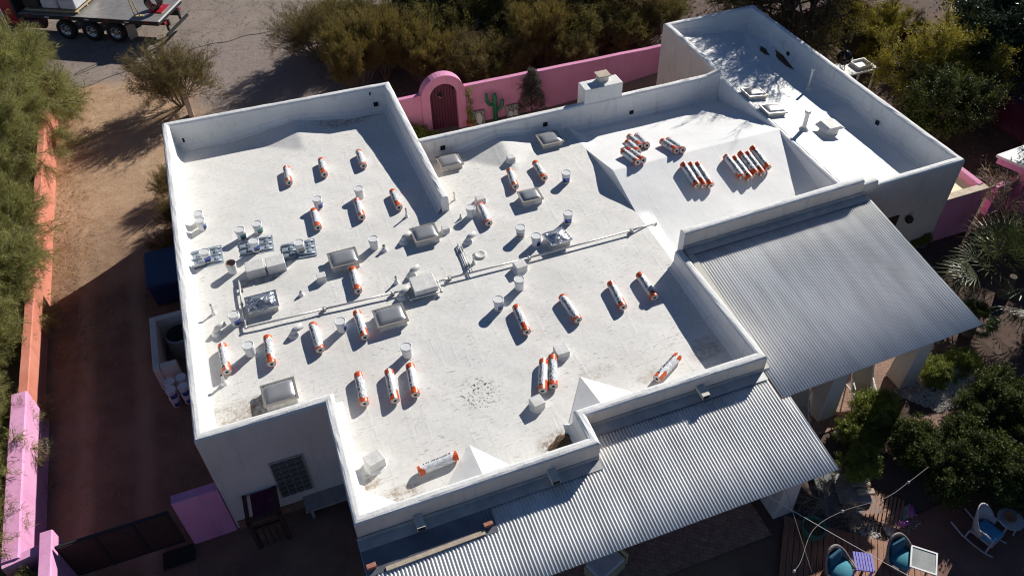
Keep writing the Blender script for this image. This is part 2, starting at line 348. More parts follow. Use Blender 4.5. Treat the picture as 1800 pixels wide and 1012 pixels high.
M['orange'] = mat('orange wrapping print', (0.80, 0.14, 0.02), 0.35, col2=(0.55, 0.075, 0.02), scale=6, bump=.3, bscale=12); M['green'] = mat('dark green print', (0.015, 0.09, 0.06), 0.4)
M['ink'] = mat('black ink', (0.015, 0.015, 0.018), 0.5); M['core'] = mat('white paper end', (0.66, 0.62, 0.58), 0.8, col2=(0.5, 0.46, 0.43), scale=14); M['hollow'] = mat('inside of the core', (0.02, 0.018, 0.016), 0.9)
M['bucket'] = mat('white bucket plastic', (0.78, 0.78, 0.77), 0.38, col2=(0.72, 0.72, 0.71), scale=5); M['bluelab'] = mat('blue bucket label', (0.03, 0.06, 0.35), 0.4, col2=(0.15, 0.22, 0.55), scale=9, contrast=(.5, .6))
M['teal'] = mat('teal bucket label', (0.03, 0.18, 0.17), 0.4, col2=(0.16, 0.36, 0.34), scale=9, contrast=(.5, .6)); M['greylab'] = mat('grey bucket label', (0.3, 0.29, 0.3), 0.5, col2=(0.42, 0.41, 0.41), scale=12)
M['tar'] = mat('dried beige coating', (0.40, 0.31, 0.25), 0.7, col2=(0.3, 0.22, 0.17), scale=7); M['tray'] = mat('blue grey moulded plastic', (0.19, 0.235, 0.29), 0.3, col2=(0.36, 0.41, 0.46), scale=3, spec=.7)
M['dkwood'] = mat('dark brown timber', (0.035, 0.018, 0.014), 0.75, col2=(0.06, 0.03, 0.022), scale=6, stretch=(6, 6, .6)); M['plum'] = mat('plum painted boards', (0.085, 0.014, 0.04), 0.6, col2=(0.12, 0.024, 0.058), scale=5, stretch=(6, 6, .5))
M['glassblock'] = mat('dark glass block', (0.09, 0.085, 0.08), 0.2, col2=(0.15, 0.14, 0.135), scale=8, spec=.6); M['grout'] = mat('pale grout', (0.4, 0.35, 0.33), 0.8)
M['steel'] = mat('dark painted steel', (0.03, 0.03, 0.032), 0.5, .2); M['bin'] = mat('navy blue bin', (0.012, 0.03, 0.09), 0.4); M['concrete'] = mat('grey concrete', (0.36, 0.35, 0.33), 0.85, col2=(0.26, 0.25, 0.24), scale=5, bump=.3)
M['slab'] = mat('dark slate slab', (0.11, 0.11, 0.12), 0.7, col2=(0.17, 0.165, 0.17), scale=3, bump=.2); M['sand'] = mat('pale sandstone', (0.55, 0.46, 0.35), 0.8, col2=(0.42, 0.34, 0.26), scale=6, bump=.3)
M['cactus'] = mat('green painted metal', (0.02, 0.22, 0.11), 0.45, col2=(0.015, 0.14, 0.07), scale=8); M['terracotta'] = mat('terracotta clay', (0.42, 0.16, 0.07), 0.8, col2=(0.33, 0.11, 0.05), scale=8)
M['plaque'] = mat('charcoal tile mosaic', (0.10, 0.10, 0.10), 0.6, col2=(0.35, 0.35, 0.34), scale=16, contrast=(.45, .55)); M['plaquelight'] = mat('white tile mosaic', (0.6, 0.59, 0.56), 0.5)
M['red'] = mat('red truck paint', (0.42, 0.02, 0.035), 0.3); M['bed'] = mat('worn steel deck', (0.23, 0.21, 0.195), 0.5, .3, col2=(0.34, 0.315, 0.295), scale=2.5, stretch=(1, 3, 1)); M['chrome'] = mat('bright wheel metal', (0.6, 0.6, 0.6), 0.25, .8)
M['plastic'] = mat('shrink wrap', (0.7, 0.71, 0.74), 0.25, col2=(0.55, 0.57, 0.62), scale=3); M['pallet'] = mat('pallet timber', (0.5, 0.4, 0.25), 0.8); M['yellow'] = mat('cream yellow tube paint', (0.62, 0.5, 0.25), .5)
M['timber'] = mat('weathered post timber', (0.22, 0.17, 0.13), .85, col2=(.3, .24, .19), scale=6, stretch=(6, 6, .5)); M['greypost'] = mat('galvanised post', (0.33, 0.33, 0.31), .6, .2)
M['bark'] = mat('brown bark', (0.10, 0.075, 0.055), 0.9, col2=(0.17, 0.13, 0.10), scale=12, bump=.5); M['barkpale'] = mat('pale bare twigs', (0.26, 0.215, 0.175), 0.9, col2=(0.34, 0.29, 0.24), scale=8); M['barkdark'] = mat('dark bark', (0.035, 0.027, 0.022), .9, col2=(.06, .048, .04), scale=10)
M['cushion'] = mat('blue cushion cloth', (0.05, 0.24, 0.42), 0.9, col2=(0.07, 0.3, 0.5), scale=9, bump=.2); M['cushion2'] = mat('teal cushion cloth', (0.045, 0.21, 0.28), .9, col2=(.06, .26, .34), scale=9); M['cushion3'] = mat('navy teal backrest cloth', (0.015, 0.09, 0.16), .9)
M['wicker'] = mat('brown wicker', (0.17, 0.11, 0.085), .75, col2=(.26, .18, .14), scale=40, bump=.6, bscale=60); M['wickergrey'] = mat('grey rattan rim', (0.3, 0.26, 0.25), .7, col2=(.2, .17, .165), scale=30); M['whitewicker'] = mat('white wicker', (0.50, 0.45, 0.47), .7, col2=(.38, .34, .36), scale=45, bump=.5, bscale=60)
M['violet'] = mat('violet plastic', (0.20, 0.19, 0.60), .4); M['glass'] = mat('frosted glass top', (0.40, 0.41, 0.40), .12, col2=(.3, .31, .3), scale=3, spec=.8); M['potgreen'] = mat('green glazed pot', (0.06, 0.17, 0.12), .35)
M['plank'] = mat('red cedar plank', (0.27, 0.13, 0.075), .7, col2=(.36, .18, .11), scale=5, stretch=(1, 6, 6)); M['pinkleaf'] = mat('pink painted metal', (0.45, 0.10, 0.36), .5); M['pebble'] = mat('white pebbles', (0.66, 0.63, 0.58), .7, col2=(.4, .38, .36), scale=20); M['pebbledark'] = mat('grey pebbles', (0.2, 0.18, 0.17), .8, col2=(.12, .11, .105), scale=15)
M['rope'] = mat('white rope', (0.7, 0.68, 0.64), .8); M['wire'] = mat('grey cable', (0.35, 0.33, 0.31), .6); M['sling'] = mat('beige sling fabric', (0.5, 0.42, 0.32), .8); M['litter'] = mat('dead leaves', (0.09, 0.055, 0.03), .9, col2=(.19, .12, .07), scale=20)
M['L_feather'] = leaf_mat('feathery grey green leaves', [(0.19, 0.20, 0.05), (0.30, 0.30, 0.09), (0.42, 0.39, 0.16), (0.24, 0.26, 0.07)], .4)
M['L_creo'] = leaf_mat('olive brown leaves', [(0.13, 0.10, 0.026), (0.20, 0.15, 0.038), (0.31, 0.23, 0.065), (0.13, 0.115, 0.03)], .4)
M['L_olive'] = leaf_mat('dull olive leaves', [(0.08, 0.088, 0.024), (0.15, 0.14, 0.034), (0.27, 0.21, 0.05), (0.12, 0.12, 0.034)], .4); M['L_yellow'] = leaf_mat('yellow green leaves', [(0.22, 0.21, 0.02), (0.38, 0.33, 0.035), (0.50, 0.40, 0.055), (0.19, 0.19, 0.025)])
M['L_green'] = leaf_mat('mid green leaves', [(0.04, 0.058, 0.012), (0.07, 0.095, 0.02), (0.14, 0.165, 0.035)]); M['L_dark'] = leaf_mat('dark glossy leaves', [(0.022, 0.04, 0.014), (0.035, 0.055, 0.02), (0.05, 0.075, 0.03), (0.10, 0.12, 0.08)], .15, .4)
M['L_lime'] = leaf_mat('bright shrub leaves', [(0.13, 0.17, 0.025), (0.23, 0.28, 0.05), (0.33, 0.34, 0.09)]); M['L_grey'] = leaf_mat('silvery needle leaves', [(0.10, 0.10, 0.085), (0.17, 0.165, 0.14), (0.06, 0.06, 0.05)]); M['L_palm'] = leaf_mat('palm blades', [(0.05, 0.08, 0.02), (0.09, 0.12, 0.035), (0.16, 0.17, 0.07)], .15, .4)

# ------------------------------------------------------------------ ground, road
rng = np.random.default_rng(7); random.seed(7)
def grid_sheet(name, mt, x0, x1, y0, y1, nx, ny, zf, inside=None, kind='structure'):
    xs = np.linspace(x0, x1, nx + 1); ys = np.linspace(y0, y1, ny + 1); b = MB()
    b.v = [(x, y, zf(x, y)) for y in ys for x in xs]
    for j in range(ny):
        for i in range(nx):
            if inside and not inside((xs[i] + xs[i + 1]) / 2, (ys[j] + ys[j + 1]) / 2): continue
            k = j * (nx + 1) + i; b.f.append((k, k + 1, k + nx + 2, k + nx + 1)); b.m.append(0)
    o = b.build(name, mt, smooth=True)
    if kind: o['kind'] = kind
    return o
def rough(x, y): return 0.04 * math.sin(x * .9 + 1.3 * math.sin(y * .7)) * math.sin(y * .8) * (1 - sstep(36, 40, y)) if x < 11 else 0.0
g = MB(); xs = [-260, -60] + list(np.linspace(-16, 44, 121)) + [80, 260]; ys = [-60, -10] + list(np.linspace(0, 64, 129)) + [120, 400]
g.v = [(x, y, ground(x, y) - 0.02 + (rough(x, y) if 0 < y < 64 else 0)) for y in ys for x in xs]
for j in range(len(ys) - 1):
    for i in range(len(xs) - 1):
        k = j * len(xs) + i; g.f.append((k, k + 1, k + len(xs) + 1, k + len(xs))); g.m.append(0)
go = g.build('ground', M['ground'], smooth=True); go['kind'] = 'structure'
r = MB()
def edge_y(x): return 41.5 - 0.35 * max(0.0, -x - 2.0) * (x > -9) - 2.4 * (x <= -9) + 0.12 * max(0.0, x - 3) + 0.14 * math.sin(x * 1.1) + 0.08 * math.sin(x * 3.7)
cols = np.linspace(-40, 14, 217)
for x in cols: r.v += [(x, edge_y(x), 0.004), (x, 62.0 - 0.1 * x, 0.02)]
for i in range(len(cols) - 1): r.f.append((2 * i, 2 * i + 2, 2 * i + 3, 2 * i + 1)); r.m.append(0)
r.build('road', M['road'])['kind'] = 'structure'

# ------------------------------------------------------------------ the house
house = thing('house', 'flat roofed white plastered house with parapets, skylights and corrugated patio roofs', 'house', (3.6, 17.0, 0.0))
def resample(pts, step=0.35):
    out = []
    for i in range(len(pts) - 1):
        a, b = np.array(pts[i], float), np.array(pts[i + 1], float); n = max(1, int(np.hypot(*(b - a)[:2]) / step))
        for k in range(n): out.append(tuple(a + (b - a) * k / n) + ((k == 0),))
    out.append(tuple(np.array(pts[-1], float)) + (True,)); return out
def parapet(name, pts, thick=0.25, zlow=None, mats=None, jit=0.008, inner=True, zin=None, fillet=True):
    """pts: (x, y, ztop) along the OUTER face, interior on the left."""
    P = [np.array(p[:2], float) for p in pts]; k = len(P); off = []
    for i in range(k):
        ns = []
        for a, b in ((i - 1, i), (i, i + 1)):
            if a < 0 or b >= k: continue
            d = P[b] - P[a]; L = np.hypot(*d)
            if L > 0.03: ns.append(np.array([-d[1], d[0]]) / L)
        if not ns:                         # tiny riser: take the neighbour's normal
            d = P[min(i + 2, k - 1)] - P[max(i - 1, 0)]; d /= np.hypot(*d); ns = [np.array([-d[1], d[0]])]
        nrm = sum(ns) / len(ns); q = nrm / max(0.35, float(nrm @ nrm)) if len(ns) > 1 else nrm
        off.append(q)
    b = MB(); rows = []
    full = [tuple(pts[i]) + tuple(off[i]) for i in range(k)]
    for (x, y, zt, nx, ny, corner) in resample(full):
        j = lambda s=1.0: random.uniform(-jit, jit) * s
        fo = lambda t: (x + nx * t, y + ny * t)
        ix, iy = fo(thick); zi = (zin(ix, iy) if zin else zdeck(*fo(thick + 0.2)))
        zo = (ground(x, y) - 0.15) if zlow is None else zlow
        fl = 0.16 if fillet else 0.0
        prof = [(0, zo), (0 + j(.6), zt - .07 + j()), (.035, zt - .018 + j()), (.085, zt + j()), (thick - .085, zt + j()), (thick - .035, zt - .018 + j()), (thick + j(.6), zt - .07 + j()), (thick, zi + fl + .06), (thick + fl * .45, zi + fl * .45), (thick + fl * 1.3, zi - .03)]
        rows.append([(*fo(t), z) for t, z in prof])
    n = len(rows[0])
    for rrow in rows: b.v += rrow
    for i in range(len(rows) - 1):
        for q in range(n - 1):
            b.f.append((i * n + q, (i + 1) * n + q, (i + 1) * n + q + 1, i * n + q + 1)); b.m.append(1 if q == 0 else 0)
    for i, flip in ((0, False), (len(rows) - 1, True)):
        c = [i * n + q for q in range(8)]
        x0, y0, _ = rows[i][7]; b.v.append((x0, y0, rows[i][0][2])); c.append(len(b.v) - 1)
        b.f.append(tuple(reversed(c)) if flip else tuple(c)); b.m.append(0)
    return b.build(name, mats or [M['parapet'], M['wall']], house, True)
LEFT = [(4.95, 19.77, 4.1), (4.96, 27.3, 4.1), (-3.34, 27.65, 4.1), (-3.46, 13.11, 4.1), (-0.33, 13.11, 4.1), (-0.39, 9.58, 4.1), (5.48, 9.56, 4.1), (5.51, 10.41, 4.1), (10.57, 10.38, 4.1), (10.57, 14.8, 4.1)]
parapet('parapet_wall', LEFT)
parapet('parapet_wall', [(10.56, 14.78, 4.71), (16.88, 14.92, 4.71), (16.9, 14.925, 4.5), (17.5, 14.96, 4.5), (17.53, 14.965, 4.3), (21.0, 15.02, 4.3), (20.78, 27.08, 4.3), (16.5, 27.05, 4.3), (16.52, 23.75, 4.3), (16.62, 23.45, 4.15), (16.75, 23.2, 3.98)], mats=[M['parapet'], M['wall']])
parapet('parapet_wall', [(16.75, 23.18, 4.25), (16.2, 23.2, 4.1), (4.9, 23.22, 4.1)])
parapet('roof_curb', [(16.76, 23.4, 3.93), (16.76, 15.1, 3.93)], thick=0.2, zlow=2.4, mats=[M['roof_new'], M['roof_new']], jit=.005, fillet=False)
def inpoly(x, y, poly):
    c = False
    for i in range(len(poly)):
        (x1, y1), (x2, y2) = poly[i], poly[i - 1]
        if (y1 > y) != (y2 > y) and x < (x2 - x1) * (y - y1) / (y2 - y1) + x1: c = not c
    return c
MAINP = [(-3.25, 13.2), (-0.2, 13.2), (-0.28, 9.7), (5.35, 9.7), (5.38, 10.52), (10.44, 10.52), (10.44, 23.1), (4.85, 23.1), (4.85, 27.5), (-3.25, 27.5)]
mw = lambda x, y: z_main(x, y) + 0.008 * math.sin(x * 2.1 + math.sin(y * 1.3)) * math.sin(y * 1.9) + 0.004 * math.sin(x * 5.3) * math.sin(y * 6.1)
o = grid_sheet('roof_deck', M['roof'], -3.3, 10.45, 9.6, 27.6, 130, 170, mw, lambda x, y: inpoly(x, y, MAINP), kind=None); o.parent = house; o.matrix_parent_inverse = Matrix.Translation(-house.location)
# the gabled deck east of it, stepping up or down from the old deck
b = MB(); xs = [10.45, 10.452] + list(np.linspace(10.55, 16.9, 60)); ys = np.linspace(14.9, 23.1, 76)
for y in ys:
    for i, x in enumerate(xs):
        zm, ze = z_main(10.44, y), z_east(x, y) + .006 * math.sin(x * 2.3) * math.sin(y * 2.9)
        if i == 0: z = zm - (0.3 if ze > zm else 0.0)
        elif ze < zm: z = zm + (ze - zm) * sstep(10.45, 11.0, x)
        else: z = ze
        b.v.append((x, y, z))
for j in range(len(ys) - 1):
    for i in range(len(xs) - 1):
        k = j * len(xs) + i; b.f.append((k, k + 1, k + len(xs) + 1, k + len(xs))); b.m.append(0)
b.build('roof_deck', M['roof_new'], house, True)
o = grid_sheet('roof_deck', M['roof_new'], 16.8, 20.95, 15.0, 27.0, 46, 120, lambda x, y: z_wing(x, y) + .005 * math.sin(x * 2.7) * math.sin(y * 2.2), lambda x, y: y < 23.4 or x > 16.7, kind=None)
o.parent = house; o.matrix_parent_inverse = Matrix.Translation(-house.location)
b = MB(); b.v = [(16.55, 23.3, 3.9), (16.85, 23.3, 3.9), (16.85, 27.0, 3.9), (16.55, 27.0, 3.9)]; b.f = [(0, 1, 2, 3)]; b.m = [0]; b.build('roof_deck', M['roof_new'], house, True)

# crisp saddles that throw water off the front parapets
def saddle(T, W, R_, L):
    b = MB(); b.v = [tuple(map(float, p)) for p in (T, W, R_, L)]; b.f = [(0, 2, 1), (3, 0, 1)]; b.m = [0, 0]; b.build('roof_saddle', M['roof_new'], house, True)
def lift(p, dz): return (p[0], p[1], p[2] + dz)
T = lift(deck(825, 782), .012); wx = at(846, 828, 3.8)[0]; saddle(T, (wx, 9.80, 3.86), (deck(920, 806)[0], 9.80, z_main(4, 9.8) + .01), (T[0] - 1.25, 9.80, z_main(1, 9.8) + .01))
T = lift(deck(1020, 662), .012); wx = at(1054, 706, 3.8)[0]; saddle(T, (wx, 10.63, 3.88), (deck(1142, 674)[0], 10.63, z_main(7, 10.6) + .01), (5.2, 10.75, z_main(5, 10.7) + .02))
p1, p2 = deck(652, 846), deck(698, 882); b = MB(); b.v = [lift(p1, .012), lift(p2, .012), (-.16, 9.8, 3.82)]; b.v[0] = (-.16, b.v[0][1], b.v[0][2]); b.f = [(0, 2, 1)]; b.m = [0]; b.build('roof_saddle', M['roof_new'], house, True)

# chimney block with its capped flue on the back parapet
b = MB(); x0, y0 = at(1032.5, 164, 4.66)[:2]; x1 = at(1099, 148, 4.66)[0]
b.box(((x0 + x1) / 2, 23.3, 3.6), (x1 - x0, 0.62, 2.1)); ch = b.build('chimney', M['parapet'], house, True, bevel=.03)
b = MB(); fx = (x0 + x1) / 2 + .12; b.box((fx, 23.42, 4.76), (.36, .3, .22), mat=0); b.box((fx, 23.42, 4.89), (.48, .42, .05), mat=1); b.build('flue_cap', [M['wall'], M['sand']], ch)
# scuppers: dark outlets in the inner parapet faces, metal spouts over the patio roofs
def hole(x, y, z, nx, ny, s=.17):
    b = MB(); b.box((x, y, z), (s if ny else .03, s if nx else .03, s)); b.build('scupper_opening', M['hole'], house, True)
for px, py, yy in ((325, 246, 27.39), (661, 184, 27.05)):
    z = 3.38; x, _ = at(px, py, z)[:2]; hole(x, yy, z, 0, 1)
for px, py in ((776, 256), (955, 214), (1110, 198)):
    z = 3.65 if px < 1000 else 3.3; x = at(px, py, z)[0]; hole(x, 22.955, z, 0, 1)
for x, y, z in ((20.56, 24.0, 3.6), (20.62, 18.6, 3.6)): hole(x, y, z, 1, 0, .15)
b = MB(); x, y = at(652, 158, 3.95)[:2]; b.box((x, 27.1, 3.85), (.22, .03, .14)); b.build('vent_louvre', M['steel'], house, True)

def tin_z(y): return 4.1 - 0.128 * (15.1 - y)
def corrugated(name, x0, x1, y0f, y1f, pitch=0.084, amp=0.0155):
    n = int((x1 - x0) / pitch * 8); b = MB(); cols = x0 + np.arange(n + 1) * pitch / 8
    for x in cols:
        ya, yb = y0f(x), y1f(x); sheet = int((x - x0) / (pitch * 9)); z = amp * math.cos(2 * math.pi * (x - x0) / pitch) + .004 * (sheet % 2) + .006 * math.sin(sheet * 12.9)
        for q in range(4):
            y = ya + (yb - ya) * q / 3; b.v.append((x, y, tin_z(y) + z + .003 * math.sin(x * 1.7 + y)))
    for i in range(n):
        for q in range(3): k = i * 4 + q; b.f.append((k, k + 4, k + 5, k + 1)); b.m.append(0)
    o = b.build(name, M['tin'], house, True, smooth=True)
    sm = o.modifiers.new('sheet', 'SOLIDIFY'); sm.thickness = .004; return o
ROOF1 = corrugated('patio_roof', -0.42, 10.83, lambda x: 7.42 - .004 * x, lambda x: 9.57 if x < 5.5 else (10.39 if x < 10.56 else 9.5))
ROOF2 = corrugated('patio_roof', 10.60, 17.14, lambda x: 9.52 + .02 * (x - 10.6), lambda x: 14.76 + .02 * (x - 10.6))
def strip(name, a, bb, y_off0, y_off1, mt, lift, par):          # sheet strip lying on the patio roof plane along x
    b = MB(); v = []
    (xa, ya), (xb, yb) = a, bb
    for x, y in ((xa, ya + y_off0), (xb, yb + y_off0), (xb, yb + y_off1), (xa, ya + y_off1)): v.append((x, y, tin_z(y) + lift))
    b.hexa(v, [(p[0], p[1], p[2] + .012) for p in v]); return b.build(name, mt, par)
# flashings where the sheets meet the walls
for (a, bb, rf) in (((-.42, 9.56), (5.48, 9.555), ROOF1), ((5.52, 10.395), (10.55, 10.375), ROOF1), ((10.6, 14.77), (16.95, 14.9), ROOF2)):
    b = MB(); (xa, ya), (xb, yb) = a, bb
    v = [(xa, ya - .26, tin_z(ya - .26) + .03), (xb, yb - .26, tin_z(yb - .26) + .03), (xb, yb - .005, tin_z(yb) + .03), (xa, ya - .005, tin_z(ya) + .03)]
    b.hexa(v, [(p[0], p[1], p[2] + .008) for p in v])
    b.hexa([(xa, ya - .014, tin_z(ya) + .03), (xb, yb - .014, tin_z(yb) + .03), (xb, yb - .003, tin_z(yb) + .03), (xa, ya - .003, tin_z(ya) + .03)],
           [(xa, ya - .014, tin_z(ya) + .16), (xb, yb - .014, tin_z(yb) + .16), (xb, yb - .003, tin_z(yb) + .16), (xa, ya - .003, tin_z(ya) + .16)])
    b.build('flashing', M['flash'], rf)
b = MB(); v = [(10.59, 10.4, tin_z(10.4) + .02), (10.78, 10.4, tin_z(10.4) + .02), (10.78, 14.5, tin_z(14.5) + .02), (10.59, 14.5, tin_z(14.5) + .02)]
b.hexa(v, [(p[0], p[1], p[2] + .03) for p in v]); b.build('flashing', M['cream'], ROOF2)
for px, py in ((738, 918), (974, 838), (1237, 690)):
    yy = 9.56 if px < 1100 else 10.38
    x = at(px, py, tin_z(yy) + .25)[0]; b = MB(); z = tin_z(yy) + .24
    b.box((x, yy - .17, z), (.2, .34, .13), mat=0); b.box((x, yy - .344, z - .005), (.17, .012, .105), mat=1); b.build('scupper_spout', [M['cream'], M['hole']], house, True)
# ledger, beams and plastered posts that carry the patio roofs
b = MB(); b.box((5.2, 7.75, tin_z(7.75) - .17), (11.0, .18, .26)); b.build('roof_beam', M['dkwood'], ROOF1)
b = MB(); b.box((13.95, 10.0, tin_z(10.0) - .17), (6.3, .18, .26)); b.build('roof_beam', M['dkwood'], ROOF2)
for px, py, zt in ((1593, 676, 3.2), (1450, 733, 3.2), (1374, 902, 2.9)):
    x, y, z = gnd(px, py); b = MB(); b.lathe([(.46, 0), (.43, 0.2), (.36, 2.2), (.34, zt - z)], 4, (0, 0, 0)); b.v = [(p[0] * math.cos(.785) - p[1] * math.sin(.785) + x, p[0] * math.sin(.785) + p[1] * math.cos(.785) + y + .25, p[2] + z) for p in b.v]
    b.build('patio_post', M['wall'], house, True, bevel=.03)
# rusty base course, glass block window, framed porch on the shaded west end
b = MB(); b.box((-1.9, 13.09, .16), (3.0, .05, .36)); b.build('base_course', M['base'], house, True)
p = [at(*q, z)[:2] for q, z in (((473, 815), 2.3), ((530, 798), 2.3))]
wx0, wx1 = p[0][0], p[1][0]; wx0, wx1 = -2.15, -1.05
def zy(py, px): # height of a point seen on the plane y = 13.1
    d = MROW.T @ np.array([(px - 900) / F_PX, (py - 506) / F_PX, 1.0]); t = 13.1 / d[1]; q = CAM + d * t; return q[0], q[2]
(ax, az), (bx, bz), (cx_, cz), (dx, dz) = zy(815, 473), zy(798, 530), zy(870, 496), zy(855, 549)
wx0, wx1, wz0, wz1 = (ax + cx_) / 2, (bx + dx) / 2, (cz + dz) / 2, (az + bz) / 2
b = MB(); b.box(((wx0 + wx1) / 2, 13.1, (wz0 + wz1) / 2), (wx1 - wx0 + .06, .06, wz1 - wz0 + .06)); win = b.build('window', M['grout'], house, True)
pw, ph = (wx1 - wx0) / 4, (wz1 - wz0) / 7; gb = MB(); gb.box((0, 0, 0), (pw - .035, .05, ph - .03)); gme = gb.mesh('glass_block', M['glassblock'])
for i in range(4):
    for j in range(7):
        o = link('glass_block', gme, win); o.location = (wx0 + pw * (i + .5), 13.05, wz0 + ph * (j + .5))
b = MB(); (px0, pz0), (px1, pz1) = zy(870, 428), zy(855, 482)
for x in (px0, px1): b.box((x, 12.3, pz0 / 2), (.1, .1, pz0)); b.box((x, 12.7, pz0 - .05), (.1, .8, .1))
b.box(((px0 + px1) / 2, 12.3, pz0 - .03), (px1 - px0 + .1, .1, .12)); b.box(((px0 + px1) / 2, 12.3, .95), (px1 - px0, .06, .08))
for i in range(5): b.box((px0 + (px1 - px0) * (i + .5) / 5, 12.3, .48), (.03, .03, .95))
b.build('porch_frame', M['dkwood'], house, True)
b = MB(); b.box(((px0 + px1) / 2 + .05, 12.72, pz0 - .04), (px1 - px0 - .2, .7, .05)); b.build('porch_canopy', M['maroon'], house, True)
b = MB(); b.box((-.95, 12.85, .45), (1.3, .5, .06)); [b.box((x, 12.85, .22), (.08, .4, .44)) for x in (-1.45, -.45)]
tag(b.build('bench', M['concrete']), 'grey slab bench against the shaded wall beneath the glass block window', 'bench')

# ------------------------------------------------------------------ skylights
def skylight(px, py, wx=0.80, wy=0.68, h=0.20, foil=False, rz=0.0, label=None):
    x, y, z = deck(px, py, h); R = Matrix.Rotation(rz, 4, 'Z')
    cx = (z_main(x + .1, y) - z_main(x - .1, y)) / .2 if x < 10 else -.165
    tilt = Matrix.Rotation(-math.atan(cx), 4, 'Y')
    def put(b): b.v = [tuple((Matrix.Translation((x, y, z)) @ tilt @ R @ Vector(p))) for p in b.v]; return b
    b = MB(); b.box((0, 0, h / 2 - .06), (wx * .96, wy * .96, h + .06)); root = put(b).build('skylight', M['curb'], house, True, bevel=.012)
    if label: root['label'] = label
    b = MB(); t = .055
    for sx, sy, cx_, cy_ in ((wx + .06, t, 0, -wy / 2), (wx + .06, t, 0, wy / 2), (t, wy + .06, -wx / 2, 0), (t, wy + .06, wx / 2, 0)): b.box((cx_, cy_, h + .01 + .0015 * (sx > sy)), (sx, sy, .05))
    put(b).build('skylight_frame', M['foil'] if foil else M['frame'], root)
    b = MB(); n = 10
    for j in range(n + 1):
        for i in range(n + 1):
            u, v = i / n * 2 - 1, j / n * 2 - 1
            if foil: zz = h + .03 + .14 * (1 - max(abs(u), abs(v))) + random.uniform(-.012, .012)
            else: zz = h + .015 + .085 * ((1 - u ** 4) * (1 - v ** 4)) ** .6
            b.v.append((u * (wx / 2 - .02), v * (wy / 2 - .02), zz))
    for j in range(n):
        for i in range(n): k = j * (n + 1) + i; b.f.append((k, k + 1, k + n + 2, k + n + 1)); b.m.append(0)
    put(b).build('skylight_dome', M['foil'] if foil else M['dome'], root, smooth=not foil)
for a in ((790, 283), (966, 244), (747, 410), (604, 454), (686, 555), (491, 689)): skylight(*a, wx=.82 if a[0] < 700 else .76)
skylight(932, 344, .66, .56, rz=-.04)
skylight(460, 531, .84, .62, foil=True, label='skylight wrapped in crumpled foil'); skylight(979, 417, .66, .6, foil=True, rz=.12, label='small skylight wrapped in peaked foil')
skylight(1325, 163, .8, .6, .13); skylight(1358, 192, .8, .6, .13)

# ------------------------------------------------------------------ vents, boxes and the gas line on the roof
def vbox(px, py, sx, sy, h, rz=0.0, name='roof_box'):
    x, y, z = deck(px, py, h); b = MB(); b.box((0, 0, h / 2 - .05), (sx, sy, h + .1), mat=0)
    b.lathe([(max(sx, sy) * .78, -.03), (max(sx, sy) * .62, .025), (max(sx, sy) * .5, .06)], 12, mat=1)
    R = Matrix.Translation((x, y, z)) @ Matrix.Rotation(rz, 4, 'Z'); b.v = [tuple(R @ Vector(p)) for p in b.v]
    return b.build(name, [M['whitevent'], M['roof_new']], house, True, bevel=.012)
for a in ((844, 346, .3, .28, .2), (564, 483, .26, .24, .22), (914, 463, .34, .34, .24, .1), (987, 613, .36, .34, .22), (944, 703, .32, .32, .24, .15), (657, 804, .42, .36, .3, .25), (898, 275, .26, .24, .15), (783, 399, .24, .2, .16)): vbox(*a)
for px, py in ((447, 466), (483, 458)):
    x, y, z = deck(px, py, .3); b = MB(); b.box((x, y, z + .13), (.54, .46, .36)); b.build('duct_box', M['whitevent'], house, True, bevel=.015)
x, y, z = deck(744, 495, .32); b = MB(); b.box((x, y, z + .19), (.70, .64, .24)); b.box((x, y, z + .02), (.5, .44, .14)); b.build('exhaust_hood', M['whitevent'], house, True, bevel=.02)
def mound(b, x, y, z, r): b.lathe([(r * 2.1, -.02), (r * 1.5, .03), (r * 1.15, .1)], 12, (x, y, z), mat=1)
def goose(px, py, r=.085, rz=0.35):                       # hooded vent elbow
    x, y, z = deck(px, py, .2); d = Vector((math.cos(rz), math.sin(rz), 0)); p = Vector((x, y, z))
    b = MB(); b.tube([p, p + Vector((0, 0, .10)), p + d * .05 + Vector((0, 0, .16)), p + d * .10 + Vector((0, 0, .18)), p + d * .30 + Vector((0, 0, .20))], [r * .9, r * .95, r, r, r], 12, mat=0); b.tube([p + d * .29 + Vector((0, 0, .2)), p + d * .302 + Vector((0, 0, .201))], r * .8, 10, mat=2); mound(b, x, y, z, r)
    b.build('vent_elbow', [M['whitevent'], M['roof_new'], M['hole']], house, True, smooth=True)
for a in ((708, 417), (822, 417), (722, 476), (704, 514), (514, 581), (378, 577)): goose(*a)
def stub(px, py, h, r=.03, name='vent_pipe'):
    x, y, z = deck(px, py); b = MB(); b.tube([(x, y, z - .05), (x, y, z + h)], r, 10, mat=0); b.tube([(x, y, z + h - .02), (x, y, z + h + .004)], r * .8, 10, mat=2); mound(b, x, y, z, r * 1.3)
    b.build(name, [M['pipe'], M['roof_new'], M['hole']], house, True)
for a in ((676, 440, .2, .05), (715, 381, .34, .028), (799, 351, .3, .024), (833, 463, .36, .03), (376, 551, .36, .032), (395, 674, .34, .04), (530, 518, .14, .035), (697, 497, .25, .035), (810, 384, .16, .025), (1420, 158, .85, .05)): stub(*a)
x, y, z = deck(844, 448); b = MB(); b.lathe([(.17, -.02), (.19, .03), (.15, .05), (.12, .03)], 20, (x, y, z)); b.build('drain_ring', M['whitevent'], house, True, smooth=True)
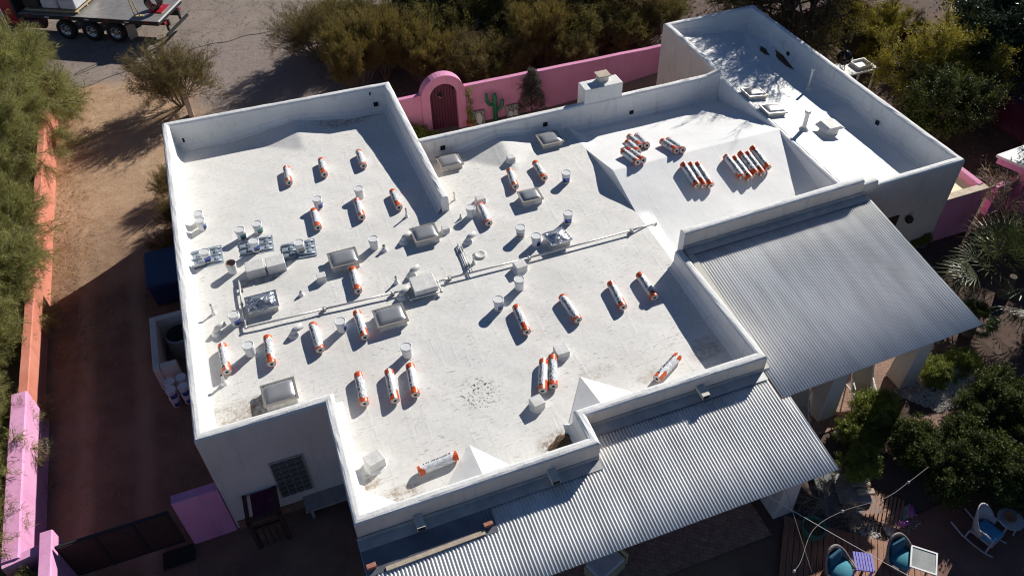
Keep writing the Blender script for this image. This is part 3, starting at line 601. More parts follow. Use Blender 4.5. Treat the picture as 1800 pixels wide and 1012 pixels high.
# wing: capped flue and hooded fan box
x, y, z = deck(1412, 228); b = MB(); b.lathe([(.2, -.03), (.15, .05), (.1, .1), (.075, .12), (.07, .66), (.1, .67), (.11, .74), (.09, .78)], 14, (x, y, z)); b.build('flue_pipe', M['pipe'], house, True)
x, y, z = deck(1457, 228, .1); b = MB(); b.box((x, y, z + .1), (.5, .42, .3)); b.hexa([(x - .42, y - .3, z + .24), (x + .42, y - .3, z + .24), (x + .42, y + .3, z + .24), (x - .42, y + .3, z + .24)], [(x - .22, y - .28, z + .36), (x + .22, y - .28, z + .36), (x + .22, y + .28, z + .36), (x - .22, y + .28, z + .36)]); b.build('exhaust_hood', M['whitevent'], house, True)
# gas line on blocks
def pl(pts, h=.11): return [Vector(deck(px, py, h)) + Vector((0, 0, h)) for px, py in pts]
main1 = pl([(420, 493), (425, 535), (432, 576), (570, 543), (690, 515), (712, 509), (722, 526), (776, 512), (769, 495), (790, 489), (930, 453), (1110, 405), (1154, 391)])
b = MB()
for i in range(len(main1) - 1): b.tube([main1[i], main1[i + 1]], .029, 8)
for p_ in main1[1:-1]: b.lathe([(.001, -.045), (.045, -.03), (.05, 0), (.045, .03), (.001, .045)], 8, tuple(p_))
b.tube([main1[-1], main1[-1] - Vector((0, 0, .5))], .034, 8); gp = b.build('gas_pipe', M['pipe'], house, True, smooth=True)
br = pl([(827, 480), (805, 428)], .09); b = MB(); b.tube(br, .024, 8); b.tube([br[1], br[1] - Vector((0, 0, .2))], .024, 8); off = Vector((.075, .015, 0)); b.tube([br[0] + off, br[1] + off], .013, 8); b.build('branch_pipe', M['pipe'], gp, smooth=True)
for px, py in ((1110, 405), (930, 453), (790, 489), (690, 516), (570, 543), (424, 510), (430, 568), (822, 466), (810, 440)):
    x, y, z = deck(px, py, .05); b = MB(); b.box((x, y, z + .045), (.10, .09, .11)); b.build('pipe_block', M['clamp'], gp)

# ------------------------------------------------------------------ rolls of roofing membrane
RR = 0.122; RL = 1.0
def text_mesh(body, size):
    cu = bpy.data.curves.new('t', 'FONT'); cu.body = body; cu.size = size; cu.resolution_u = 1; cu.align_x = 'CENTER'; cu.align_y = 'CENTER'; cu.offset = 0.003
    ob = bpy.data.objects.new('t', cu); C.objects.link(ob); bpy.context.view_layer.update()
    me = bpy.data.meshes.new_from_object(ob.evaluated_get(bpy.context.evaluated_depsgraph_get())); bpy.data.objects.remove(ob); bpy.data.curves.remove(cu); return me
TXT = text_mesh('ELASTOFLEX  SA P', 0.088)
def make_roll_meshes(spin, style):
    n, k = 28, 34; b = MB()
    for j in range(k + 1):
        y = -RL / 2 + RL * j / k
        for i in range(n):
            a = 2 * math.pi * i / n; wr = 0.002 * math.sin(5 * a + j * 1.7 + style) + .0012 * math.sin(11 * a - j * 2.3)
            rr = RR + wr - (.006 if j in (0, k) else 0)
            b.v.append((rr * math.sin(a), y, RR + rr * math.cos(a)))
    for j in range(k):
        u = (j + .5) / k
        for i in range(n):
            a = ((i + .5) / n * 360 + spin) % 360; mi = 0
            near = 0.16 + 0.05 * math.sin(math.radians(a * 2)) + (0.10 if 20 < a < 85 else 0); far = 0.86 - 0.04 * math.sin(math.radians(a * 2 + 40)) - (0.07 if 280 < a < 340 else 0)
            if style == 2: near -= .05; far += .035
            if u < near or u > far: mi = 1
            if abs(a - 12) < 8 and mi == 1 and style != 2: mi = 0          # white seam of the film across the orange ends
            if near <= u < near + .07 and (300 < a < 350) and style != 1: mi = 2
            b.f.append((j * n + i, j * n + (i + 1) % n, (j + 1) * n + (i + 1) % n, (j + 1) * n + i)); b.m.append(mi)
    body = b.mesh('wrapper', [M['film2' if style == 1 else 'film'], M['orange'], M['green']], True)
    b = MB()
    cores = []
    for s in (-1, 1):
        b = MB(); y = s * (RL / 2 - .004); ring = []
        for rad, dy in ((RR - .004, 0), (RR * .8, .001), (.046, .001), (.041, -.0)):
            ring.append([(rad * math.sin(2 * math.pi * i / 20), y + s * dy, RR + rad * math.cos(2 * math.pi * i / 20)) for i in range(20)])
        o = len(b.v)
        for q in ring: b.v += q
        for q in range(3):
            for i in range(20):
                f = (o + q * 20 + i, o + q * 20 + (i + 1) % 20, o + (q + 1) * 20 + (i + 1) % 20, o + (q + 1) * 20 + i); b.f.append(f if s > 0 else tuple(reversed(f))); b.m.append(0)
        cores.append(b.mesh('paper_end', M['core']))
    b = MB(); b.tube([(0, -RL / 2 + .002, RR), (0, RL / 2 - .002, RR)], .043, 16, mat=0); hol = b.mesh('core_hole', M['hollow'])
    me = TXT.copy(); a0 = math.radians(-34 + spin * 0.0)
    for v in me.vertices:
        a = a0 + v.co.y / RR; rr = RR + .0045; v.co = Vector((rr * math.sin(a), -v.co.x * 1.0 + .0, RR + rr * math.cos(a)))
    me.materials.clear(); me.materials.append(M['ink']); return body, cores, hol, me
ROLLV = [make_roll_meshes(sp, st) for sp, st in ((0, 0), (70, 1), (150, 2), (235, 0), (300, 1))]
ROLLS = [
 # far end, near end, variant, label
 (503, 293, 509, 325, 0, 'westmost white and orange roll of the back row of three on the west roof'),
 (564, 279, 571, 311, 1, 'white and orange roofing roll, middle of the back row of three on the west roof'),
 (629.5, 264, 640.5, 296, 2, 'white roofing roll with orange ends, nearest the divider parapet in the back row of three'),
 (551, 368, 560, 404, 3, 'roofing roll lying directly in front of the blue labelled bucket on the west roof'),
 (627, 350, 637, 386, 0, 'roofing roll lying directly in front of an unlabelled bucket on the west roof'),
 (689, 334, 703, 369, 1, 'roofing roll beside the shadow of the divider parapet on the west roof'),
 (842.5, 358, 860.5, 395, 2, 'roofing roll beside a white bucket and white box east of the divider parapet'),
 (619.5, 471, 630.5, 514, 3, 'roofing roll with its far end against the front of the west skylight'),
 (895, 298, 907, 332, 0, 'roofing roll with orange ends lying behind the small bronze framed skylight'),
 (940, 285.5, 958, 316, 4, 'roofing roll lying left of the single bucket near the gabled white roof'),
 (1106, 241, 1126.7, 259, 1, 'roofing roll in the back pair of five heaped on the sunny roof slope, left one'),
 (1119, 239, 1139, 258, 2, 'roofing roll in the back pair of five heaped on the sunny roof slope, right one'),
 (1102.6, 250.5, 1123.6, 269, 3, 'half hidden roll in the middle of the heap of five on the sunny slope'),
 (1095.6, 268.5, 1121.8, 288.5, 0, 'roofing roll at the front left of the heap of five on the sunny roof slope'),
 (1106, 266, 1131, 283, 4, 'roofing roll at the front right of the heap of five on the sunny roof slope'),
 (1163, 249, 1191.8, 269, 1, 'left roofing roll of the lone pair near the roof ridge'),
 (1173.8, 247.5, 1202, 266.8, 2, 'right roofing roll of the lone pair near the roof ridge'),
 (1199, 286, 1226, 327, 0, 'left roofing roll of the row of three in front of the roof ridge'),
 (1211.5, 286, 1238, 327.4, 1, 'middle roofing roll of the row of three in front of the roof ridge'),
 (1223.6, 286, 1249.6, 327, 3, 'right roofing roll of the row of three in front of the roof ridge'),
 (1274.4, 273, 1304.4, 311.6, 2, 'leftmost roofing roll of the row of five nearest the east wing'),
 (1288.6, 275.5, 1318.4, 314.4, 0, 'second roofing roll from the left in the row of five nearest the east wing'),
 (1299.5, 267, 1329, 306, 4, 'middle roofing roll of the row of five nearest the east wing'),
 (1311, 267, 1341, 307, 1, 'fourth roofing roll from the left in the row of five nearest the east wing'),
 (1321, 258, 1350, 296, 3, 'rightmost roofing roll of the row of five nearest the east wing'),
 (470, 591, 478, 642, 1, 'roofing roll left of the vent elbow, between the gas pipe and the front skylight'),
 (549, 568.5, 564, 618, 2, 'roofing roll lying left of the bucket beside the gas pipe'),
 (627, 548.5, 642, 594, 0, 'roofing roll lying between a bucket and the skylight just below the gas pipe'),
 (629, 653.5, 642, 713.5, 4, 'roofing roll with a wide orange end, leftmost of three in front of the lone bucket'),
 (682.5, 648.5, 695.5, 708, 0, 'roofing roll with clear black lettering, middle of three in front of the lone bucket'),
 (720, 638, 731, 698, 3, 'roofing roll lying directly in front of the lone bucket, right of its two neighbours'),
 (390.5, 606, 399.5, 655.5, 0, 'roofing roll nearest the west parapet with black lettering along it'),
 (906, 536, 927.5, 587, 1, 'roofing roll lying right of the pair of buckets on the front roof'),
 (987, 520, 1017.5, 564, 2, 'roofing roll second from the left in the loose row of four on the front roof'),
 (1072, 495, 1097, 543, 0, 'roofing roll third from the left in the loose row of four on the front roof'),
 (1122.5, 480.5, 1152, 525, 3, 'roofing roll whose end touches the shadow of the east parapet on the front roof'),
 (955.5, 630, 953.75, 691, 0, 'left roofing roll of the pair beside the white roof boxes'),
 (971, 621.5, 973, 684, 4, 'right roofing roll of the pair, touching the white roof box'),
 (1192.5, 625, 1153.75, 667, 0, 'roofing roll lying askew close to the south parapet with bold black lettering'),
 (803, 800, 736, 828, 2, 'roofing roll lying crosswise with orange ends beside the front parapet triangle'),
]
RG = 'rolls of roofing membrane laid out on the roof'
for k, (fx, fy, nx, ny, v, lab) in enumerate(ROLLS):
    a = Vector(deck(fx, fy, RR)); n = Vector(deck(nx, ny, RR)); d = (a - n); mid = (a + n) / 2
    zf, zn, zc = zdeck(*(mid + d.normalized() * .5)[:2]), zdeck(*(mid - d.normalized() * .5)[:2]), zdeck(mid.x, mid.y)
    d.z = 0; d.normalize(); ay = Vector((d.x, d.y, zf - zn)).normalized(); ax = ay.cross(Vector((0, 0, 1))).normalized()
    gx = zdeck(mid.x + .1 * ax.x, mid.y + .1 * ax.y) - zdeck(mid.x - .1 * ax.x, mid.y - .1 * ax.y)
    az = ax.cross(ay); R = Matrix((ax, ay, az)).transposed()
    o = thing('membrane_roll', lab, 'roofing roll', (mid.x, mid.y, max(zc, (zf + zn) / 2) + .006), group=RG, rot=R.to_euler())
    body, core, hol, txt = ROLLV[v]
    wrp = link('wrapper', body, o); [link('paper_end', q, o) for q in core]; link('core_hole', hol, o); link('lettering', txt, wrp)['kind'] = 'stuff'

# ------------------------------------------------------------------ buckets
BH = 0.375
def bucket_proto(label_mat, opened=False):
    t = thing('bucket', 'white plastic bucket', 'bucket')
    b = MB(); b.lathe([(.128, 0), (.132, .01), (.142, .28), (.154, .285), (.154, .31), (.146, .315), (.149, .36)], 24, cap1=False); b.build('bucket_body', M['bucket'], t, smooth=False)
    b = MB()
    if opened: b.lathe([(.145, .27), (.02, .265)], 20, cap0=False); b.build('dried_coating', M['tar'], t); b = MB(); b.lathe([(.149, .36), (.156, .365), (.156, .35), (.143, .345), (.14, .27)], 24, cap0=False, cap1=False); b.build('bucket_rim', M['tar'], t)
    else:
        b.lathe([(.155, .335), (.158, .34), (.158, .372), (.15, .378), (.138, .378), (.132, .366), (.02, .366)], 24, cap0=False); b.build('lid', M['bucket'], t)
    b = MB(); b.tube([(.152 * math.cos(a), .152 * math.sin(a) * .35 - .152 * .95 * abs(math.sin(a)) * .55, .3 - .13 * math.sin(a)) for a in np.linspace(0, math.pi, 9)], .004, 5); b.build('bail_handle', M['clamp'], t)
    if label_mat:
        b = MB(); n = 9
        for i in range(n + 1):
            a = math.radians(-90 - 48 + 96 * i / n)
            for z in (.05, .1, .15, .23): r = .1325 + .01 * z / .28 + .0035; b.v.append((r * math.cos(a), r * math.sin(a), z))
        for i in range(n):
            for q in range(3): k = i * 4 + q; b.f.append((k, k + 4, k + 5, k + 1)); b.m.append(1 if q == 0 else 0)
        b.build('printed_label', [M[label_mat], M['ink']], t)
    return t
BUCK = [  # lid px, kind, label turn, label
 (347.5, 374.7, None, 0, 'white bucket standing behind another close to the west parapet'),
 (350.5, 386.5, 'bluelab', .9, 'bucket with blue label turned east, in front of another by the west parapet'),
 (420.7, 402.7, 'teal', .3, 'left one of the two teal labelled buckets behind the plastic trays'),
 (450.7, 392.4, 'teal', .3, 'right one of the two teal labelled buckets behind the plastic trays'),
 (445.3, 422.7, 'bluelab', .15, 'white bucket with navy label standing on the middle plastic tray'),
 (358.7, 441.7, 'bluelab', .1, 'white bucket with violet blue label on the tray nearest the west parapet'),
 (524.9, 425.5, 'greylab', 0, 'bucket with a dull grey label standing on the eastern plastic tray'),
 (404.3, 461.5, 'open', 0, 'open bucket with dried beige coating beside the white duct boxes'),
 (557, 349, 'bluelab', .35, 'blue labelled bucket behind a roofing roll on the west roof'),
 (630, 331, None, 0, 'unlabelled white bucket behind a roofing roll on the west roof'),
 (655.5, 419, None, 0, 'plain white bucket standing between the two western skylights'),
 (827, 364, None, 0, 'white bucket standing immediately left of a roofing roll near the white box'),
 (995.5, 303, 'bluelab', -.7, 'white bucket with small blue label nearest the gabled white roof'),
 (998.75, 374, 'bluelab', -.7, 'white bucket with its label half turned away, standing behind the peaked foil skylight'),
 (915, 399, 'greylab', -.8, 'white bucket left of the blue labelled one, near the peaked foil skylight'),
 (942.5, 414, 'bluelab', .3, 'blue labelled white bucket immediately left of the peaked foil skylight'),
 (912.5, 490, None, 0, 'plain white bucket just below the gas pipe, behind the blue labelled one'),
 (876, 525.5, 'bluelab', .1, 'blue labelled bucket in front left of a plain one on the front roof'),
 (597.5, 563.5, 'bluelab', .9, 'white bucket with blue label turned aside, between two rolls below the gas pipe'),
 (713.5, 608.5, None, 0, 'lone white bucket standing behind the row of three rolls'),
 (410, 552, 'bluelab', .25, 'blue labelled bucket beside the gas pipe corner'),
 (435.5, 606, None, 0, 'plain white bucket between two rolls near the west parapet'),
]
PB = {k: bucket_proto(k if k not in (None, 'open') else None, k == 'open') for k in (None, 'bluelab', 'teal', 'greylab', 'open')}
used = set(); BG = 'five gallon buckets of roof coating'
def put_bucket(kind, loc, rz, lab, group=BG):
    if kind not in used: used.add(kind); o = PB[kind]; o.location = loc; o.rotation_euler = (0, 0, rz); o['label'] = lab; o['group'] = group; return o
    return dup(PB[kind], loc, rz, lab, group)
for px, py, kind, rz, lab in BUCK:
    lift = .045 if 'tray' in lab and 'behind' not in lab else .004
    x, y, z = deck(px, py, BH + lift); put_bucket(kind, (x, y, z + lift), rz + .3, lab)
for px, py, kind, lab in ((297, 670, None, 'bucket topping the back left stack beside the cooling unit enclosure'), (317.5, 662, None, 'bucket topping the back right stack beside the cooling unit enclosure'),
                          (299, 684, 'bluelab', 'bucket topping the front left stack beside the cooling unit enclosure'), (320.5, 678, 'bluelab', 'bucket topping the front right stack beside the cooling unit enclosure')):
    x, y, _ = at(px, py, .74); put_bucket(kind, (x, y, .37), .3, lab, 'stacked buckets on the ground'); put_bucket(kind, (x, y, 0.0), .4, lab.replace('topping', 'at the bottom of'), 'stacked buckets on the ground')

# ribbed plastic trays the buckets stand on
def tray(corners, lab):
    p = [Vector(deck(*c)) for c in corners]; o = sum(p, Vector()) / 4; ux = ((p[1] - p[0]) + (p[2] - p[3])) / 2; uy = ((p[3] - p[0]) + (p[2] - p[1])) / 2; lx, ly = ux.length, uy.length
    t = thing('plastic_tray', lab, 'tray', o, group='ribbed plastic trays on the roof'); t.rotation_euler = (0, 0, math.atan2(ux.y, ux.x))
    b = MB(); b.box((0, 0, .02), (lx, ly, .02)); b.build('tray_base', M['tray'], t, bevel=.006)
    for sx in (-.27, .27):
        for sy in (-.36, 0.0, .36):
            b = MB(); b.tube([(lx * sx - lx * .19, ly * sy, .045), (lx * sx + lx * .19, ly * sy, .045)], .035, 8); b.build('tray_rib', M['tray'], t, smooth=True)
        [MB().box((lx * (sx + .05), sy * ly * .18, .045), (lx * .1, ly * .2, .06)).build('tray_pad', M['tray'], t, bevel=.015) for sy in (-1, 1)]
tray(((338, 475), (396, 462), (388, 432), (333, 446)), 'blue grey ribbed tray nearest the west parapet under a violet labelled bucket')
tray(((426, 450), (488, 441), (474, 414), (418, 429)), 'blue grey ribbed tray behind the white duct boxes')
tray(((499, 460), (561, 449), (550, 420), (494, 432)), 'blue grey ribbed tray east of the white duct boxes')
x, y, z = deck(354, 468); b = MB(); b.tube([(x - .25, y - .03, z + .09), (x + .16, y + .03, z + .09)], .045, 8); tag(b.build('paint_roller', M['bucket'], smooth=True), 'white roller sleeve lying on the tray by the west parapet', 'paint roller')
# heaps of dead leaves in the roof corners
def litter_heap(x, y, lx, ly, h, n, lab, rz=0.0):
    b = MB(); R0 = Matrix.Rotation(rz, 3, 'Z'); k = 14
    def top(u, v): return h * max(0.0, 1 - (u * u + v * v)) * (.75 + .25 * math.sin(7 * u + 3) * math.sin(6 * v))
    def pt(u, v, dz): p = R0 @ Vector((u * lx * (1 + .15 * math.sin(5 * v)), v * ly * (1 + .2 * math.sin(4 * u)), 0)); return Vector((x + p.x, y + p.y, zdeck(x + p.x, y + p.y) + top(u, v) + dz))
    for jj in range(k + 1):
        for ii in range(k + 1):
            u, v = ii / k * 2 - 1, jj / k * 2 - 1; q = max(1.0, math.hypot(u, v)); b.v.append(tuple(pt(u / q, v / q, random.uniform(-.004, .008))))
    for jj in range(k):
        for ii in range(k): q = jj * (k + 1) + ii; b.f.append((q, q + 1, q + k + 2, q + k + 1)); b.m.append(0)
    for _ in range(n):
        a, r_ = random.uniform(0, 6.28), min(1.5, abs(random.gauss(0, .6))); c = pt(r_ * math.cos(a), r_ * math.sin(a), .008); R = Euler((random.uniform(-.5, .5), random.uniform(-.5, .5), random.uniform(0, 6.28))).to_matrix()
        b.add([c + R @ Vector(q) for q in ((-.026, 0, 0), (0, -.011, .004), (.026, 0, 0), (0, .011, .004))], [(0, 1, 2, 3)])
    o = b.build('leaf_litter', M['litter']); o['kind'] = 'stuff'; return tag(o, lab, 'dead leaves')
x, y, z = deck(986, 779); litter_heap(x, y, .34, .2, .07, 260, 'heap of dead brown leaves caught in the front roof corner', .3)
x, y, z = deck(1377, 106); litter_heap(x, y, .14, .62, .06, 260, 'longer dark leaf heap at the foot of the wing parapet')
x, y, z = deck(1343, 90); litter_heap(x, y, .12, .3, .05, 120, 'shorter dark leaf heap in the back corner of the wing roof')
x, y, z = deck(640, 197); litter_heap(x, y, .75, .1, .03, 200, 'thin line of brown leaves along the back parapet by the scupper', .05)

# ------------------------------------------------------------------ plants
def unit(v): return v / max(1e-9, np.linalg.norm(v))
def grow(seed, levels, r0, stems=1, spread=0.3, height=1.0, trop=0.0, up=1.0):
    """levels: list of (length, children, segments, wander, child angle). returns branch segments and twig points."""
    R = np.random.default_rng(seed); segs = []; twigs = []
    def go(p, d, lv, r):
        L, nch, ns, wan, ang = levels[lv]; L = L * R.uniform(.75, 1.25); pts = [p]
        for i in range(ns):
            d = unit(d + R.normal(0, wan, 3) + np.array([0, 0, trop * (lv + .3) / len(levels)])); p2 = pts[-1] + d * L / ns; pts.append(p2)
        rs = [r * (1 - .55 * i / ns) for i in range(ns + 1)]; segs.append((pts, rs, lv))
        if lv == len(levels) - 1:
            for i in range(ns):
                twigs.append((pts[i], pts[i + 1]))
            return
        for c in range(nch):
            t = R.uniform(.35, 1.0) if c < nch - 1 else 1.0; k = min(ns - 1, int(t * ns)); f = t * ns - k
            q = pts[k] * (1 - f) + pts[k + 1] * f; dd = unit(pts[k + 1] - pts[k]); side = unit(np.cross(dd, R.normal(0, 1, 3))); a = ang * R.uniform(.6, 1.3)
            go(q, unit(dd * math.cos(a) + side * math.sin(a)), lv + 1, r * .55)
    for s in range(stems):
        a = 2 * math.pi * (s + R.uniform(0, .7)) / stems; t = spread * R.uniform(.6, 1.2) if stems > 1 else R.uniform(0, .12)
        go(np.array([.06 * math.cos(a) * (stems > 1), .06 * math.sin(a) * (stems > 1), -.05]), unit(np.array([math.cos(a) * t, math.sin(a) * t, up])), 0, r0 * R.uniform(.8, 1.1))
    return segs, twigs
def branch_mesh(name, segs, mt, minr=0.004, sides=(6, 5, 4, 3, 3)):
    b = MB()
    for pts, rs, lv in segs: b.tube([Vector(p) for p in pts], [max(minr, q) for q in rs], sides[min(lv, 4)], caps=False)
    return b.mesh(name, mt)
def leaf_mesh(name, twigs, per, L, W, mt, seed=0, scatter=0.08, align=0.5, droop=0.0):
    R = np.random.default_rng(seed); A = np.array([t[0] for t in twigs]); B = np.array([t[1] for t in twigs]); n = len(A) * per
    idx = np.repeat(np.arange(len(A)), per); t = R.uniform(0, 1, (n, 1)); P = A[idx] * (1 - t) + B[idx] * t + R.normal(0, scatter, (n, 3))
    D = B[idx] - A[idx]; D /= np.linalg.norm(D, axis=1, keepdims=True) + 1e-9; D = D * align + R.normal(0, 1, (n, 3)) * (1 - align); D[:, 2] -= droop; D /= np.linalg.norm(D, axis=1, keepdims=True) + 1e-9
    S = np.cross(D, R.normal(0, 1, (n, 3))); S /= np.linalg.norm(S, axis=1, keepdims=True) + 1e-9
    l = L * R.uniform(.6, 1.3, (n, 1)); w_ = W * R.uniform(.7, 1.2, (n, 1))
    V = np.stack([P, P + D * l * .5 + S * w_ * .5, P + D * l, P + D * l * .5 - S * w_ * .5], 1).reshape(-1, 3)
    me = bpy.data.meshes.new(name); me.vertices.add(n * 4); me.vertices.foreach_set('co', V.ravel()); me.loops.add(n * 4); me.loops.foreach_set('vertex_index', np.arange(n * 4, dtype=np.int32))
    me.polygons.add(n); me.polygons.foreach_set('loop_start', np.arange(0, n * 4, 4, dtype=np.int32)); me.polygons.foreach_set('loop_total', np.full(n, 4, dtype=np.int32)); me.update(calc_edges=True); me.materials.append(mt); return me
KINDS = {}
def kind(key, seed, levels, r0, bark, leaf, per, L, W, stems=1, spread=.3, trop=0, up=1.0, scatter=.08, align=.5, droop=0.0, trunk='trunk', crown='crown', name='tree'):
    segs, tw = grow(seed, levels, r0, stems, spread, trop=trop, up=up)
    KINDS[key] = (branch_mesh(trunk, segs, M[bark]), leaf_mesh(crown, tw, per, L, W, M[leaf], seed, scatter, align, droop) if per else None, trunk, crown, name)
kind('feather1', 11, [(1.5, 8, 5, .12, .75), (1.5, 7, 5, .16, .7), (1.0, 7, 4, .2, .6), (.6, 0, 3, .2, 0)], .09, 'bark', 'L_feather', 24, .19, .013, stems=3, spread=.35, trop=.05, scatter=.06, align=.6, droop=.12, name='feathery_tree')
kind('feather2', 12, [(1.3, 8, 5, .14, .85), (1.3, 8, 5, .16, .75), (.95, 6, 4, .22, .6), (.6, 0, 3, .2, 0)], .08, 'bark', 'L_feather', 24, .19, .013, stems=4, spread=.5, trop=.02, scatter=.06, align=.6, droop=.15, name='feathery_tree')
kind('creosote', 21, [(1.2, 6, 5, .1, .45), (.95, 6, 4, .16, .5), (.6, 5, 3, .2, .5), (.35, 0, 2, .2, 0)], .028, 'bark', 'L_creo', 6, .075, .022, stems=13, spread=.62, trop=.08, scatter=.05, align=.5, trunk='stems', crown='foliage', name='creosote_bush')
kind('creosote2', 22, [(1.0, 6, 5, .12, .5), (.8, 6, 4, .18, .5), (.5, 5, 3, .2, .5), (.3, 0, 2, .2, 0)], .024, 'bark', 'L_olive', 9, .08, .024, stems=12, spread=.65, trop=.08, scatter=.05, trunk='stems', crown='foliage', name='desert_bush')
kind('broom', 23, [(1.1, 7, 5, .06, .3), (.9, 6, 4, .08, .3), (.6, 5, 3, .1, .3), (.4, 0, 2, .1, 0)], .025, 'bark', 'L_creo', 13, .13, .014, stems=10, spread=.42, trop=.12, scatter=.04, align=.8, trunk='stems', crown='foliage', name='broom_bush')
kind('mesquite', 31, [(2.0, 5, 5, .14, .6), (2.0, 6, 5, .16, .6), (1.5, 6, 5, .2, .6), (1.0, 6, 4, .22, .6), (.6, 0, 3, .2, 0)], .17, 'barkdark', 'L_olive', 6, .10, .022, stems=3, spread=.6, trop=.04, scatter=.06, name='mesquite_tree')
kind('greywillow', 32, [(1.9, 6, 5, .12, .6), (1.7, 7, 5, .16, .6), (1.2, 7, 4, .2, .55), (.8, 0, 4, .15, 0)], .13, 'barkdark', 'L_grey', 16, .22, .014, stems=3, spread=.4, trop=.0, scatter=.06, align=.75, droop=.25, name='willow_tree')
kind('paloverde', 33, [(1.4, 6, 4, .14, .7), (1.3, 7, 4, .16, .7), (.9, 7, 4, .2, .6), (.6, 0, 3, .2, 0)], .11, 'bark', 'L_yellow', 22, .13, .024, stems=2, spread=.4, trop=.02, scatter=.07, align=.5, name='palo_verde_tree')
kind('leafy', 34, [(1.3, 7, 4, .12, .8), (1.1, 7, 4, .16, .75), (.8, 7, 3, .2, .7), (.5, 0, 3, .2, 0)], .10, 'bark', 'L_green', 16, .09, .05, stems=2, spread=.35, scatter=.08, align=.2, name='leafy_tree')
kind('evergreen', 35, [(2.0, 8, 5, .1, .75), (1.6, 8, 5, .14, .7), (1.1, 7, 4, .2, .7), (.6, 0, 3, .2, 0)], .18, 'barkdark', 'L_dark', 20, .12, .05, stems=1, trop=.03, scatter=.12, align=.2, name='evergreen_tree')
kind('evergreenlow', 45, [(1.0, 9, 4, .1, .9), (1.5, 8, 5, .14, .7), (1.1, 7, 4, .2, .7), (.6, 0, 3, .2, 0)], .16, 'barkdark', 'L_dark', 22, .12, .05, stems=2, spread=.3, trop=.03, scatter=.12, align=.2, name='evergreen_tree')
kind('bushbig', 36, [(.7, 6, 3, .14, .7), (.6, 6, 3, .18, .7), (.4, 5, 3, .2, .7), (.28, 0, 2, .2, 0)], .03, 'barkdark', 'L_green', 11, .085, .045, stems=8, spread=.9, scatter=.05, align=.2, trunk='stems', crown='foliage', name='leafy_bush')
kind('bushlime', 37, [(.55, 6, 3, .14, .7), (.5, 6, 3, .18, .7), (.35, 5, 3, .2, .7), (.25, 0, 2, .2, 0)], .025, 'bark', 'L_lime', 10, .08, .045, stems=8, spread=.9, scatter=.05, align=.2, trunk='stems', crown='foliage', name='leafy_bush')
kind('bare', 38, [(1.3, 6, 5, .2, .6), (1.0, 6, 5, .25, .6), (.7, 5, 4, .3, .6), (.4, 0, 3, .3, 0)], .05, 'barkpale', 'L_yellow', 1, .06, .02, stems=4, spread=.9, trunk='stems', crown='foliage', name='bare_shrub')
kind('cone', 39, [(1.9, 60, 8, .01, 1.0), (.42, 5, 3, .12, .5), (.22, 0, 2, .15, 0)], .04, 'barkdark', 'L_grey', 9, .08, .03, stems=1, trop=.0, scatter=.03, name='conical_tree')
def plant(key, x, y, label, cat, s=1.0, rz=None, group=None, z=None, sz=None):
    br, lf, tn, cn, nm = KINDS[key]; t = thing(nm, label, cat, (x, y, ground(x, y) if z is None else z), random.uniform(0, 6.28) if rz is None else rz, group)
    t.scale = (s, s, sz or s); link(tn, br, t)
    if lf: link(cn, lf, t)
    return t
G1 = 'feathery trees along the driveway wall'
for key, x, y, s, lab in (('feather1', -11.0, 39.0, 1.08, 'feathery green tree beside the pole nearest the truck'), ('feather2', -10.0, 36.0, 1.22, 'bushy feathery tree whose crown bulges over the top end of the driveway'),
                          ('feather2', -10.3, 32.4, 1.02, 'feathery tree overhanging the far end of the coral wall'), ('feather1', -10.5, 28.4, .95, 'feathery tree leaning over the coral wall beside the dry driveway edge'),
                          ('feather2', -10.5, 24.8, 1.05, 'feathery tree behind the coral wall opposite the blue bin'), ('feather1', -10.7, 21.4, .85, 'feathery tree behind the coral wall opposite the cooling unit enclosure'),
                          ('feather2', -10.3, 17.4, .88, 'feathery tree spilling over the light pink wall'), ('feather1', -10.1, 15.0, .74, 'feathery tree at the near corner of the light pink wall')):
    plant(key, x, y, lab, 'tree', s, group=G1)
plant('feather2', -8.7, 12.2, 'low feathery shrub below the pink corner pillar', 'shrub', .45)
plant('creosote', -3.2, 35.9, 'olive brown creosote bush standing alone at the head of the driveway', 'bush', 1.12)
plant('creosote', -3.95, 28.9, 'sparse bush half hidden behind the back west corner of the house', 'bush', .5); plant('creosote', -4.1, 24.9, 'low bush against the west wall of the house', 'bush', .5); plant('creosote', -3.9, 26.9, 'thin bush along the west wall behind the parapet', 'bush', .45)
